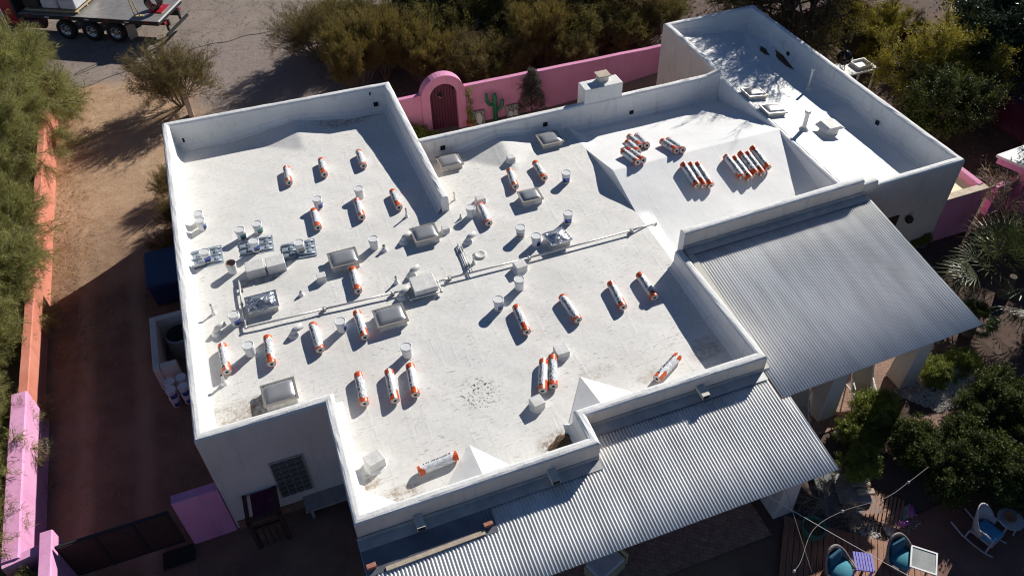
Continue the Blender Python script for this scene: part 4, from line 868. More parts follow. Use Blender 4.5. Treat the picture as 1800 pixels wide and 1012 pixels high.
BL = [('creosote', 3.6, 37.4, 1.15, 'loose brown bush at the road end of the desert thicket'), ('creosote2', 5.3, 38.6, 1.1, 'dark bush behind the loose brown one by the road'), ('broom', 4.6, 33.6, 1.15, 'upright broom bush nearest the back corner of the house'), ('broom', 6.2, 34.6, 1.2, 'tall broom bush left of the garden gate'),
      ('broom', 7.6, 33.0, 1.0, 'broom bush directly behind the arched garden gate'), ('creosote', 9.6, 32.6, .95, 'orange brown bush just right of the arched gate'), ('creosote2', 8.8, 35.8, 1.3, 'shadowed bush deep in the thicket behind the gate'), ('creosote2', 11.6, 32.4, 1.0, 'olive bush behind the pink wall over the cactus sculpture'),
      ('broom', 13.4, 32.6, 1.1, 'yellow green broom behind the pink wall over the conical tree'), ('creosote2', 15.4, 33.2, 1.2, 'olive bush behind the pink wall opposite the chimney'), ('broom', 16.6, 35.0, 1.2, 'tall broom bush behind the eastern stretch of pink wall'), ('creosote', 18.2, 33.6, 1.1, 'brown bush close to the east wing behind the pink wall'),
      ('creosote2', 12.6, 35.9, 1.3, 'dense bush in the middle of the thicket'), ('creosote2', 20.6, 35.2, 1.1, 'brown bush behind the back wall of the east wing'),
      ('creosote2', 7.2, 36.8, 1.15, 'olive bush filling the thicket behind the tall broom'), ('creosote2', 10.6, 31.4, .8, 'low olive bush touching the back of the pink wall by the plaques'), ('creosote2', 14.4, 31.6, .9, 'low olive bush touching the back of the pink wall by the lantern'), ('creosote2', 17.2, 31.9, .9, 'low olive bush against the eastern end of the pink wall'),
      ('creosote2', 13.9, 34.0, 1.1, 'dark bush behind the yellow green broom'), ('creosote2', 9.9, 37.4, 1.25, 'dark bush under the grey willow like tree'), ('creosote2', 16.4, 37.2, 1.2, 'dark bush under the drooping grey tree'), ('creosote2', 19.6, 32.4, .9, 'dark bush behind the corner of the east wing')]
for key, x, y, s, lab in BL: plant(key, x, y, lab, 'bush', s, group='desert bushes behind the garden wall')
for x, y, s, lab in ((6.9, 36.6, .9, 'bare twiggy shrub in the thicket behind the gate'), (10.4, 34.2, .8, 'bare twiggy shrub behind the pink wall near the gate'), (14.6, 35.0, .9, 'bare twiggy shrub in the dark of the thicket'), (4.4, 39.4, .9, 'bare twiggy shrub at the road end of the thicket')): plant('bare', x, y, lab, 'shrub', s, group='bare shrubs in the thicket')
plant('greywillow', 10.6, 38.6, 'grey green willow like tree at the top of the thicket', 'tree', 1.0); plant('greywillow', 14.6, 38.4, 'drooping grey tree with dark limbs above the pink wall', 'tree', 1.05); plant('mesquite', 18.6, 38.8, 'dark limbed mesquite beyond the east wing', 'tree', .8)
plant('mesquite', 24.6, 27.6, 'tall bare branched mesquite behind the east wing casting twig shadows on its roof', 'tree', .9, sz=1.5); plant('mesquite', 26.5, 31.8, 'dark mesquite with spreading bare limbs near the stepping stones', 'tree', .95)
plant('paloverde', 26.9, 23.1, 'yellow green palo verde beside the east wing', 'tree', 1.15); plant('leafy', 25.1, 19.6, 'round green leafy tree below the palo verde', 'tree', 1.1); plant('paloverde', 28.4, 26.4, 'second yellow green tree with thin orange tips behind the first', 'tree', .75)
plant('evergreenlow', 30.6, 22.2, 'large dark evergreen at the east boundary', 'tree', 1.25); plant('evergreenlow', 33.2, 26.0, 'dark evergreen in the far east corner of the picture', 'tree', 1.3)
for x, y, s, lab in ((26.5, 12.8, 1.1, 'tall evergreen shading the garden path'), (22.9, 9.0, 1.1, 'tall evergreen whose shade falls on the patio roof corner'), (19.4, 5.6, 1.0, 'tall evergreen shading the rocking chair'), (29.5, 16.5, 1.0, 'evergreen behind the pink pavilion'), (27.6, 14.6, 1.0, 'evergreen close to the pink pavilion shading the palm'), (24.5, 5.0, 1.2, 'evergreen at the garden boundary')):
    plant('evergreen', x, y, lab, 'tree', s, group='evergreens shading the garden')
for px, py, key, s, lab in ((1530, 736, 'bushlime', .72, 'sunlit bright green bush beside the middle patio post'), (1505, 772, 'bushlime', .55, 'shaded bush in front of the sunlit one by the patio'), (1705, 810, 'bushbig', .82, 'dark bush at the top of the shrub bed'), (1600, 790, 'bushbig', .6, 'dark bush behind the slate steps'), (1655, 838, 'bushbig', .75, 'dark bush behind the rocking chair'),
                           (1765, 725, 'bushbig', .8, 'leafy green bush with sun on its crown at the right edge'), (1715, 745, 'bushbig', .6, 'green bush right of the pebble bed'), (1765, 850, 'bushbig', .8, 'dark bush behind the round table'), (1690, 640, 'bushlime', .45, 'small tuft below the patio roof corner'), (1640, 660, 'bushlime', .5, 'small green plant beside the easternmost patio post')):
    x, y, z = gnd(px, py); plant(key, x, y, lab, 'bush', s, z=z)
x, y, z = gnd(1768, 408); plant('bare', x, y, 'bare pale twiggy shrub in front of the pink wall', 'shrub', 1.05, z=z); x, y, z = gnd(1460, 892); plant('bare', x, y, 'small bare branched shrub beside the green pot', 'shrub', .45, z=z)
# palm clump: strap leaves in fans
def palm(x, y, s, lab):
    R = np.random.default_rng(5); b = MB(); z = ground(x, y); t = thing('fan_palm', lab, 'palm', (x, y, z))
    for k in range(46):
        a = R.uniform(0, 6.28); e = R.uniform(.1, 1.35); L0 = s * R.uniform(.7, 1.1); d = Vector((math.cos(a) * math.cos(e), math.sin(a) * math.cos(e), math.sin(e))); c = d * L0 + Vector((0, 0, .5)); side = d.cross(Vector((0, 0, 1))).normalized(); nup = side.cross(d)
        for q in range(11):
            f = math.radians(-75 + 150 * q / 10); dd = (d * math.cos(f) + side * math.sin(f)); tip = c + dd * s * .75 + Vector((0, 0, -.14 * s)); sd = dd.cross(nup).normalized() * .022
            mid = c + dd * s * .4 + nup * .01; b.add([c, mid + sd, tip, mid - sd], [(0, 1, 2, 3)])
    b.build('fronds', M['L_palm'], t); b = MB(); b.lathe([(.22, 0), (.16, .5), (.12, .9)], 9); b.build('trunk', M['bark'], t)
x, y, z = gnd(1762, 520); palm(x, y, 1.5, 'spiky fan palm clump at the right edge beyond the patio roof')
x, y, z = gnd(1700, 585); palm(x, y, .5, 'small spiky palm shoot below the fan palm')

# ------------------------------------------------------------------ garden walls and gates
def wall_run(name, pts, h, thick, mt, lab, cat='wall', z0=None, cap=None):
    b = MB()
    for (xa, ya), (xb, yb) in zip(pts, pts[1:]):
        d = Vector((xb - xa, yb - ya, 0)); n = max(1, int(d.length / .6)); s = Vector((-d.y, d.x, 0)).normalized() * thick / 2; o = len(b.v)
        for i in range(n + 1):
            p = Vector((xa, ya, 0)) + d * i / n; g0 = (ground(p.x, p.y) if z0 is None else z0); jz = random.uniform(-.012, .012)
            for k, (sx, zz) in enumerate(((-1, g0 - .1), (-1, g0 + h - .04 + jz), (-.82, g0 + h + jz), (.82, g0 + h + jz), (1, g0 + h - .04 + jz), (1, g0 - .1))): b.v.append(tuple(p + s * sx + Vector((0, 0, zz))))
        for i in range(n):
            for q in range(5): k = o + i * 6 + q; b.f.append((k, k + 6, k + 7, k + 1)); b.m.append(0)
        b.f.append(tuple(o + q for q in range(6))); b.f.append(tuple(o + n * 6 + q for q in reversed(range(6)))); b.m += [0, 0]
    o = b.build(name, mt); return tag(o, lab, cat)
wall_run('garden_wall', [(-8.72, 39.0), (-8.72, 18.9)], 1.18, .3, M['coral'], 'long coral plastered wall along the west side of the driveway')
wall_run('garden_wall', [(-8.68, 18.88), (-8.60, 13.3)], 1.5, .46, M['magenta'], 'taller light pink wall continuing the coral one')
wall_run('garden_wall', [(-8.8, 13.25), (-7.86, 13.42), ], 1.45, .26, M['magenta'], 'short pink cross wall joining the corner pillar')
wall_run('garden_wall', [(-7.72, 13.7), (-7.72, 8.5)], 1.65, .32, M['magenta'], 'pink wall running towards the viewer beside the drive gate')
wall_run('garden_wall', [(-4.62, 13.22), (-3.48, 13.22)], 2.0, .3, M['pink'], 'short pink wall between the drive gate and the house')
gate = thing('drive_gate', 'dark brown steel drive gate of three panels between the pink walls', 'gate', (-6.1, 13.15, 0))
gx = np.linspace(-7.5, -4.8, 4)
for i in range(3):
    b = MB(); b.box(((gx[i] + gx[i + 1]) / 2, 13.15, .9), (gx[i + 1] - gx[i] - .08, .03, 1.35)); b.build('gate_panel', M['dkwood'], gate, True)
    b = MB()
    for xx in (gx[i] + .02, gx[i + 1] - .02): b.box((xx, 13.15, .9), (.04, .06, 1.5))
    for zz in (.18, 1.64): b.box(((gx[i] + gx[i + 1]) / 2, 13.15, zz), (gx[i + 1] - gx[i] - .08, .055, .05))
    b.build('gate_frame', M['steel'], gate, True)
x, y, z = gnd(315, 978); b = MB(); b.box((x, y, .02), (.8, .5, .04)); b.box((x, y, .045), (.7, .4, .015)); tag(b.build('door_mat', M['rubber']), 'black door mat on the dark ground inside the drive gate', 'mat')
b = MB(); b.box((-2.86, 34.9, .55), (.22, .3, 1.2)); b.box((-2.86, 34.9, 1.17), (.26, .34, .06)); tag(b.build('block_post', M['sand'], bevel=.02), 'pale block post standing behind the back parapet', 'post')
# back garden wall with the arched gate
def arch_wall():
    t = thing('arched_gateway', 'pink arched gateway with a plum boarded door', 'gateway', (7.62, 29.15, 0)); cx, hw, ow, zs, y0, y1 = 7.55, .60, .98, 1.68, 29.3, 29.72
    b = MB(); n = 18; prof = [(-1, 0)] + [(-math.cos(a), math.sin(a)) for a in np.linspace(0, math.pi, n + 1)] + [(1, 0)]
    ring = []
    for i, (c, s) in enumerate(prof):
        zz = -.1 if i in (0, len(prof) - 1) else zs
        for rr, y in ((hw, y0), (ow, y0), (ow, y1), (hw, y1)): ring.append((cx + c * rr, y, zz + s * rr))
    b.v = ring; k = len(prof)
    for i in range(k - 1):
        for q in range(4): b.f.append((i * 4 + q, (i + 1) * 4 + q, (i + 1) * 4 + (q + 1) % 4, i * 4 + (q + 1) % 4)); b.m.append(0)
    b.f += [(0, 1, 2, 3), tuple((k - 1) * 4 + q for q in (3, 2, 1, 0))]; b.m += [0, 0]; b.build('arch', M['pink'], t, True)
    door = None; nb = 9; bw = 2 * hw / nb
    for i in range(nb):
        x = cx - hw + bw * (i + .5); hgt = zs + math.sqrt(max(0, hw * hw - (abs(x - cx) + bw * .35) ** 2)); b = MB(); b.box((x, 29.52, hgt / 2), (bw - .018, .05, hgt)); o = b.build('door_board', M['plum'], t, True)
    b = MB(); b.box((cx, 29.56, 1.0), (2 * hw, .03, 2.0)); b.build('door_backing', M['hole'], t, True)
    b = MB(); R = Matrix.Rotation(math.pi / 4, 3, 'Y'); b.box((cx - .1, 29.485, 1.68), (.2, .03, .2), R=R); b.build('peep_window', M['hole'], t, True)
    b = MB(); b.box((cx - .14, 29.47, 1.59), (.16, .02, .02), R=Matrix.Rotation(.6, 3, 'Y')); b.build('latch', M['chrome'], t, True)
arch_wall()
wall_run('garden_wall', [(4.6, 29.5), (6.6, 29.52)], 1.88, .25, M['pink'], 'short stretch of pink wall left of the arched gateway')
wall_run('garden_wall', [(8.5, 29.52), (24.0, 29.25)], 1.88, .25, M['pink'], 'long pink wall right of the arched gateway behind the house', z0=0.0)
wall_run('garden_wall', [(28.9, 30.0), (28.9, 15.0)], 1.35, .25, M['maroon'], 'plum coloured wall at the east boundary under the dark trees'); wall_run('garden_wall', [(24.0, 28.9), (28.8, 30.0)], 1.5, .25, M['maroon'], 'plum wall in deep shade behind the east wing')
# garden ornaments by the pink wall
t = thing('cactus_sculpture', 'green metal saguaro cactus sculpture with two raised arms', 'sculpture', (9.75, 28.7, 0)); X, Y = 9.78, 29.12
b = MB(); b.tube([(X, Y, 0), (X, Y, 1.3), (X, Y, 1.42)], [.11, .1, .05], 10); b.build('stem', M['cactus'], t, True, smooth=True)
for pts in ([(X, Y, .85), (X - .25, Y, .92), (X - .36, Y, 1.08), (X - .38, Y, 1.45), (X - .38, Y, 1.52)], [(X, Y, .55), (X + .22, Y, .6), (X + .33, Y, .75), (X + .34, Y, 1.0), (X + .34, Y, 1.06)]):
    b = MB(); b.tube(pts, [.06, .075, .075, .07, .03], 8); b.build('arm', M['cactus'], t, True, smooth=True)
def plaque(x, s, lab, pat):
    t = thing('mosaic_plaque', lab, 'plaque', (x, 29.15, 0)); R = Matrix.Rotation(-.25, 4, 'X')
    def put(b): b.v = [tuple(Matrix.Translation((x, 29.12, .0)) @ R @ Vector(p)) for p in b.v]; return b
    b = MB(); b.box((0, 0, s / 2), (s, .06, s)); put(b).build('panel', M['plaque'], t, True, bevel=.03)
    b = MB(); [b.lathe([(rx, 0), (rx, .02)], 14, (cx, cz, 0), sy=ry / rx) for cx, cz, rx, ry in pat]; b.v = [(p[0], -.035 - p[2], p[1]) for p in b.v]; put(b).build('motif', M['plaquelight'], t, True)
plaque(8.98, .66, 'charcoal mosaic plaque with a tall white oval motif', [(.06, .3, .13, .27)]); plaque(10.62, .6, 'charcoal mosaic plaque with two round white motifs', [(-.11, .22, .1, .12), (.13, .22, .1, .12)])
plant('cone', 11.5, 29.05, 'dark conical tree dusted grey against the pink wall', 'tree', .95, z=0)
for x, y, s, lab in ((5.9, 28.6, .8, 'bright bush in the corner left of the gateway'), (6.0, 27.7, .7, 'bushy shrub beside the divider parapet below the gateway'), (6.75, 28.3, .5, 'small round shrub in front of the arched gateway')): plant('bushlime', x, y, lab, 'shrub', s, z=0)
t = thing('potted_vine', 'leggy vine in a terracotta pot right of the arched gateway', 'potted plant', (8.62, 29.05, 0)); b = MB(); b.lathe([(.13, 0), (.2, .3), (.22, .32), (.19, .33), (.17, .26)], 14, (8.62, 29.05, 0), cap1=True); b.build('pot', M['terracotta'], t, True)
tw = [(np.array([8.62 + .05 * math.sin(i), 29.12, .3 + i * .12]), np.array([8.62 + .05 * math.sin(i + 1), 29.14, .42 + i * .12])) for i in range(14)]; link('foliage', leaf_mesh('foliage', tw, 26, .09, .05, M['L_lime'], 3, .06, .2), t, True); b = MB(); b.tube([q[0] for q in tw], .012, 5); b.build('stems', M['bark'], t, True)
t = thing('garden_lantern', 'small orange lantern on the ground beside the chimney block', 'lantern', (12.6, 27.8, 0)); b = MB(); b.lathe([(.05, 0), (.15, .08), (.17, .2), (.1, .34), (.04, .38)], 12, (12.6, 27.8, 0)); b.build('body', M['terracotta'], t, True, smooth=True); b = MB(); b.tube([(12.6, 27.8, .38), (12.5, 27.8, .75)], .015, 6); b.build('handle', M['sand'], t, True)

# ------------------------------------------------------------------ west yard: cooling unit, bin
enc = thing('unit_enclosure', 'low white walled enclosure round the cooling unit against the west wall', 'enclosure', (-4.3, 20.0, 0))
b = MB(); b.box((-4.98, 20.0, .5), (.2, 2.35, 1.0)); b.build('side_wall', M['cream'], enc, True, bevel=.02)
b = MB(); b.box((-4.18, 21.08, .5), (1.4, .2, 1.0)); b.build('back_wall', M['cream'], enc, True, bevel=.02); b = MB(); b.box((-4.62, 18.93, .5), (.5, .2, 1.0)); b.build('front_wall', M['cream'], enc, True, bevel=.02)
t = thing('cooling_unit', 'round grey cooling unit inside the white enclosure', 'air conditioner', (-4.28, 20.35, 0)); b = MB(); b.lathe([(.42, 0), (.42, .75), (.38, .8)], 24, (-4.28, 20.35, 0), cap1=False); b.build('casing', M['greypost'], t, True)
b = MB(); [b.lathe([(r_, .8), (r_ + .012, .81), (r_ + .012, .79)], 24, (-4.28, 20.35, 0), cap0=False, cap1=False) for r_ in (.1, .18, .26, .34)]; o = b.build('fan_guard', M['steel'], t, True); o['kind'] = 'stuff'
b = MB(); b.lathe([(.37, .77), (.02, .77)], 24, (-4.28, 20.35, 0), cap0=False); b.build('fan_well', M['hole'], t, True)
t = thing('refuse_bin', 'navy blue refuse bin with a closed lid against the west wall', 'bin', (-4.55, 23.6, 0)); b = MB(); b.box((-4.5, 23.55, .5), (1.0, 1.7, .95), taper=1.08); b.build('bin_body', M['bin'], t, True, bevel=.04); b = MB(); b.box((-4.5, 23.55, 1.02), (1.16, 1.9, .1)); b.build('bin_lid', M['bin'], t, True, bevel=.03); b = MB(); b.tube([(-5.1, 22.7, .95), (-5.1, 24.4, .95)], .03, 8); b.build('handle', M['steel'], t, True)

# ------------------------------------------------------------------ flatbed truck at the kerb, utility pole
tx = Vector((-0.866, 0.5, 0)); ty = Vector((0.5, 0.866, 0)); T0 = Vector((-3.55, 42.1, 0))      # rear near corner; tx runs forward
TR = Matrix((tx, -ty * -1, Vector((0, 0, 1)))).transposed()
tk = thing('flatbed_truck', 'red cabbed flatbed truck with a bare steel deck parked on the road', 'truck', T0)
def tp(f, s, z): return T0 + tx * f + ty * s + Vector((0, 0, z))
RT = Matrix((tx, ty, Vector((0, 0, 1)))).transposed()
b = MB(); b.box(tp(3.85, 1.25, 1.24), (7.7, 2.5, .14), R=RT); b.build('deck', M['bed'], tk, True); b = MB()
for s_ in (.02, 2.48): b.box(tp(3.85, s_, 1.19), (7.74, .06, .2), R=RT)
b.box(tp(-.02, 1.25, 1.2), (.08, 2.54, .17), R=RT); b.build('deck_rail', M['steel'], tk, True); b = MB(); b.box(tp(-.07, 1.25, 1.31), (.07, 2.5, .05), R=RT); b.build('rear_edge', M['white'], tk, True)
for i in range(7): b = MB(); b.box(tp(.6 + 1.1 * i, -.02, 1.2), (.25, .02, .06), R=RT); b.build('reflector', M['white' if i % 2 else 'red'], tk, True)
for s_ in (.7, 1.8): b = MB(); b.box(tp(4.6, s_, .95), (9.6, .12, .3), R=RT); b.build('chassis_rail', M['steel'], tk, True)
def wheel(f, s_, side):
    c = tp(f, s_, .52); w_ = MB(); ax = ty * side
    def ringp(r_, d): return [c + ax * d + (tx * math.cos(a) + Vector((0, 0, 1)) * math.sin(a)) * r_ for a in np.linspace(0, 2 * math.pi, 25)[:-1]]
    def rings(pr):
        b = MB(); k = len(pr)
        for r_, d in pr: b.v += [tuple(p) for p in ringp(r_, d)]
        for j in range(k - 1):
            for i in range(24): b.f.append((j * 24 + i, j * 24 + (i + 1) % 24, (j + 1) * 24 + (i + 1) % 24, (j + 1) * 24 + i)); b.m.append(0)
        return b
    wo_ = rings([(.3, -.02), (.5, -.03), (.52, .05), (.52, .24), (.5, .28), (.3, .27)]).build('wheel', M['rubber'], tk, True, smooth=True)
    rings([(.31, .26), (.29, .27), (.24, .2), (.14, .17), (.12, .24), (.02, .25)]).build('rim', M['chrome'], wo_)
    for a in np.linspace(0, 2 * math.pi, 9)[:-1]:
        q = c + ax * .192 + (tx * math.cos(a) + Vector((0, 0, 1)) * math.sin(a)) * .19; b = MB(); b.tube([q - ax * .01, q + ax * .012], .036, 8); b.build('rim_hole', M['hole'], wo_)
for f in (2.55, 3.9, 5.35): wheel(f, .28, -1); wheel(f, 2.22, 1)
wheel(9.6, .28, -1); wheel(9.6, 2.22, 1)
b = MB(); b.box(tp(1.72, .2, .62), (.04, .55, .75), R=RT @ Matrix.Rotation(.25, 3, 'Z')); b.build('mud_flap', M['greypost'], tk, True)
b = MB(); b.hexa([tp(7.95, .05, .6), tp(7.95, 2.45, .6), tp(10.8, 2.45, .6), tp(10.8, .05, .6)], [tp(7.95, .1, 2.7), tp(7.95, 2.4, 2.7), tp(9.8, 2.3, 2.75), tp(9.8, .2, 2.75)]); b.build('cab', M['red'], tk, True, bevel=.06); b = MB(); b.box(tp(7.82, 1.25, 1.5), (.12, 2.5, 1.0), R=RT); b.build('headboard', M['steel'], tk, True)
b = MB(); b.tube([tp(6.6, .25, .75), tp(7.6, .25, .75)], .3, 16); b.build('fuel_tank', mat('maroon tank paint', (.08, .012, .018), .4), tk, True); b = MB(); b.box(tp(-.25, 1.25, .55), (.1, 2.3, .12), R=RT); b.box(tp(-.1, .6, .85), (.1, .1, .6), R=RT); b.box(tp(-.1, 1.9, .85), (.1, .1, .6), R=RT); b.build('rear_bumper', M['steel'], tk, True)
for s_ in (.55, 1.95): b = MB(); b.box(tp(-.12, s_, 1.02), (.06, .35, .14), R=RT); b.build('tail_light', M['red'], tk, True)
for i, (f, lab) in enumerate(((4.95, 'rearmost white wrapped pallet load on the truck deck'), (5.95, 'white wrapped pallet load behind the rearmost one on the truck'), (6.98, 'dark wrapped pallet load nearest the truck cab'))):
    t = thing('wrapped_pallet', lab, 'pallet load', tp(f, 1.3, 1.31)); b = MB()
    for s_ in (.4, 1.25, 2.1): b.box(tp(f, s_, 1.36), (.92, .1, .1), R=RT)
    b.box(tp(f, 1.25, 1.425), (.95, 2.0, .03), R=RT); b.build('pallet', M['pallet'], t, True); b = MB(); b.box(tp(f, 1.25, 2.0), (.9, 1.9, .95), R=RT, taper=.96); b.build('wrapped_load', M['steel' if i == 2 else 'plastic'], t, True, bevel=.06)
t = thing('hand_truck', 'bent cream yellow tubular hand cart handle standing on the truck deck', 'hand truck', tp(1.25, .35, 1.31)); b = MB(); b.tube([tp(1.05, .3, 1.32), tp(1.2, .32, 2.2), tp(1.3, .34, 2.3), tp(1.4, .36, 2.2), tp(1.35, .34, 1.32)], .03, 8); b.box(tp(1.2, .42, 1.34), (.42, .3, .03), R=RT); b.build('frame', M['yellow'], t, True)
t = thing('hose_reel', 'black hose reel with a red stand at the rear of the truck deck', 'hose reel', tp(.65, 1.35, 1.31)); b = MB()
for k in range(6): b.tube([tp(.7, 1.05 + .09 * k, 1.75) + (tx * math.cos(a) + Vector((0, 0, 1)) * math.sin(a)) * .36 for a in np.linspace(0, 2 * math.pi, 17)], .035, 6)
b.build('hose', M['rubber'], t, True); b = MB(); b.box(tp(.6, 1.35, 1.335), (.8, .9, .04), R=RT); b.box(tp(.7, .95, 1.6), (.08, .05, .6), R=RT); b.box(tp(.7, 1.75, 1.6), (.08, .05, .6), R=RT); b.build('stand', M['red'], t, True)
x, y, _ = at(42, 108, 0); b = MB(); b.tube([(x, y, -.2), (x, y, 9.5)], [.085, .065], 10); tag(b.build('utility_pole', M['greypost'], smooth=True), 'slim grey pole at the roadside among the feathery trees', 'pole')
b = MB(); xb, yb, _ = at(20, 150, 0); b.tube([(xb, yb, -.2), (xb, yb, 3.2)], [.2, .17], 12); tag(b.build('timber_post', M['dkwood'], smooth=True), 'stout dark timber post at the left edge beside the truck', 'post')

# ------------------------------------------------------------------ east yard
b = MB(); z = .65; x0, x1, y0, y1, h = 21.02, 22.85, 15.2, 16.9, 1.9
cl = thing('pink_annexe', 'low pink annexe with cream coping beside the east wing', 'annexe', (21.9, 16.0, z)); b.box(((x0 + x1) / 2, y0, z + h / 2 - .1), (x1 - x0, .24, h + .1)); b.build('front_wall', M['pink'], cl, True); b = MB(); b.box(((x0 + x1) / 2, y0, z + h), (x1 - x0 + .03, .28, .06)); b.build('coping', M['sand'], cl, True)
b = MB(); b.box((x1 - .12, (y0 + y1) / 2 + .1, z + h / 2), (.24, y1 - y0, h + .12)); b.build('side_wall', M['pink'], cl, True, bevel=.04); b = MB(); b.box(((x0 + x1) / 2 - .12, (y0 + y1) / 2 + .12, z + h - .25), (x1 - x0 - .24, y1 - y0 - .24, .1)); b.build('annexe_roof', mat('cream yellow coating', (.72, .64, .40), .7), cl, True)
pv = thing('pink_pavilion', 'pink pavilion with a pale flat roof at the right edge', 'pavilion', (26.2, 15.6, .65)); a = at(1752, 272, 2.9); c1 = at(1800, 255, 2.9); c2 = at(1800, 292, 2.9); e1 = Vector(c1 - a).normalized(); e2 = Vector(c2 - a).normalized(); A = Vector(a)
b = MB(); q = [A, A + e2 * 4.2, A + e2 * 4.2 + e1 * 5, A + e1 * 5]; b.hexa([p - Vector((0, 0, .1)) for p in q], q); b.build('roof', M['whitevent'], pv, True); b = MB(); q2 = [A + e1 * .06 + e2 * .06 - Vector((0, 0, .1)) + v for v in (Vector(), e2 * 4.0, e2 * 4.0 + e1 * 4.8, e1 * 4.8)]; b.hexa([p - Vector((0, 0, .25)) for p in q2], q2); b.build('fascia', M['pink'], pv, True)
for f1, f2 in ((.9, .75), (.9, 3.4)): b = MB(); p = A + e1 * f1 + e2 * f2; b.box((p.x, p.y, 1.6), (.36, .36, 2.1)); b.build('post', M['pink'], pv, True)
p = A + e1 * .95 + e2 * 2.1; b = MB(); b.box((p.x, p.y, 1.1), (.2, 2.4, 1.1), R=Matrix.Rotation(math.atan2(e2.y, e2.x) - math.pi / 2, 3, 'Z')); b.build('low_wall', M['pink'], pv, True); b = MB(); b.box((p.x + .02, p.y, 2.0), (.08, 1.7, .9), R=Matrix.Rotation(math.atan2(e2.y, e2.x) - math.pi / 2, 3, 'Z')); b.build('red_screen', mat('deep red screen', (.3, .015, .05), .6), pv, True)
wall_run('garden_wall', [(24.0, 15.6), (26.0, 15.9)], 1.25, .22, M['pink'], 'low pink wall leading to the pavilion')
b = MB(); b.tube([(22.85, 15.45, 1.9), (24.0, 15.65, 1.9)], .04, 6); tag(b.build('rail', M['steel']), 'dark rail between the pink annexe and the low pink wall', 'rail')
t = thing('iron_garden_chair', 'white ornate iron chair in the shade behind the pink annexe', 'chair', (23.9, 17.6, .65)); X, Y, Z = 23.7, 17.6, .65; b = MB()
for k in range(4): b.tube([(X - .22 + .15 * k, Y + .25, Z + .45), (X - .22 + .15 * k, Y + .3, Z + .95)], .02, 6)
b.tube([(X - .25, Y + .25, Z + .45), (X - .27, Y + .3, Z + .9), (X, Y + .33, Z + 1.08), (X + .27, Y + .3, Z + .9), (X + .25, Y + .25, Z + .45)], .025, 6); b.build('chair_back', M['white'], t, True); b = MB(); b.lathe([(.27, .42), (.27, .45), (.02, .46)], 14, (X, Y, Z)); b.build('seat', M['terracotta'], t, True)
for sx in (-.2, .2):
    for sy in (-.2, .2): b = MB(); b.tube([(X + sx, Y + sy, Z), (X + sx, Y + sy, Z + .42)], .018, 6); b.build('leg', M['white'], t, True)
# dark doorway, lamp and pots on the front of the east wing
def on_y(px, py, yy):
    d = MROW.T @ np.array([(px - 900) / F_PX, (py - 506) / F_PX, 1.0]); q = CAM + d * (yy / d[1]); return float(q[0]), float(q[2])
dx_, dz_ = on_y(1581, 378, 14.97); b = MB(); b.box((dx_ - .45, 14.98, .65 + (dz_ - .65) / 2), (.9, .06, dz_ - .65)); b.build('door', M['dkwood'], house, True)
lx_, lz_ = on_y(1597, 385, 14.9); t = thing('wall_lamp', 'small dark round lamp on the shaded front of the east wing', 'lamp', (lx_, 14.95, lz_)); b = MB(); b.lathe([(.04, -.14), (.12, -.06), (.13, .06), (.05, .14)], 12, (lx_, 14.86, lz_)); b.build('shade', M['steel'], t, True, smooth=True); b = MB(); b.box((lx_, 14.97, lz_), (.08, .06, .16)); b.build('bracket', M['steel'], t, True)
for px, py, s_, lab in ((1618, 432, .2, 'dark clay pot with a plant at the foot of the east wing corner'), (1598, 440, .16, 'smaller dark pot left of the one at the wing corner')):
    x, y, z = gnd(px, py); t = thing('potted_plant', lab, 'potted plant', (x, y, z)); b = MB(); b.lathe([(s_ * .7, 0), (s_, s_ * 1.5), (s_ * 1.1, s_ * 1.6), (s_ * .8, s_ * 1.5)], 12); b.build('pot', M['slab'], t); q = link('foliage', KINDS['bushlime'][1], t); q.location = (0, 0, s_ * 1.4); q.scale = (s_ * 1.4,) * 3
# telescope like grill on a pale table behind the wing
X, Y, Z = 24.1, 24.05, ground(24.1, 24.05)
t = thing('patio_table', 'pale patio table beside the east wing wall', 'table', (X + .3, Y, Z)); b = MB(); b.box((X + .3, Y, Z + 1.5), (1.5, 1.0, .06)); b.build('table_top', M['whitevent'], t, True)
for sx in (-.35, .95):
    for sy in (-.4, .4): b = MB(); b.box((X + sx, Y + sy, Z + .74), (.07, .07, 1.47)); b.build('leg', M['whitevent'], t, True)
t = thing('kettle_grill', 'black round kettle grill with glossy lid on the pale patio table', 'grill', (X, Y, Z + 1.53)); b = MB(); b.lathe([(.08, .1), (.26, .25), (.32, .42)], 18, (X - .3, Y + .2, Z + 1.53)); b.build('bowl', M['steel'], t, True, smooth=True); b = MB(); b.lathe([(.33, .42), (.28, .6), (.14, .72), (.02, .75)], 18, (X - .3, Y + .2, Z + 1.53)); gl = mat('glossy black enamel', (.01, .01, .012), .08); b.build('grill_lid', gl, t, True, smooth=True)
for a in (0.3, 2.4, 4.5): b = MB(); b.tube([(X - .3 + .14 * math.cos(a), Y + .2 + .14 * math.sin(a), Z + 1.73), (X - .3 + .24 * math.cos(a), Y + .2 + .24 * math.sin(a), Z + 1.53)], .015, 6); b.build('leg', M['steel'], t, True)
t = thing('white_tray', 'white open box of tools on the pale patio table', 'box', (X + .5, Y, Z + 1.53)); b = MB(); b.box((X + .5, Y, Z + 1.55), (.7, .6, .03)); [b.box((X + .5 + sx * .34, Y, Z + 1.6), (.03, .6, .12)) for sx in (-1, 1)]; [b.box((X + .5, Y + sy * .29, Z + 1.6), (.64, .03, .12)) for sy in (-1, 1)]; b.build('box_shell', M['white'], t, True)
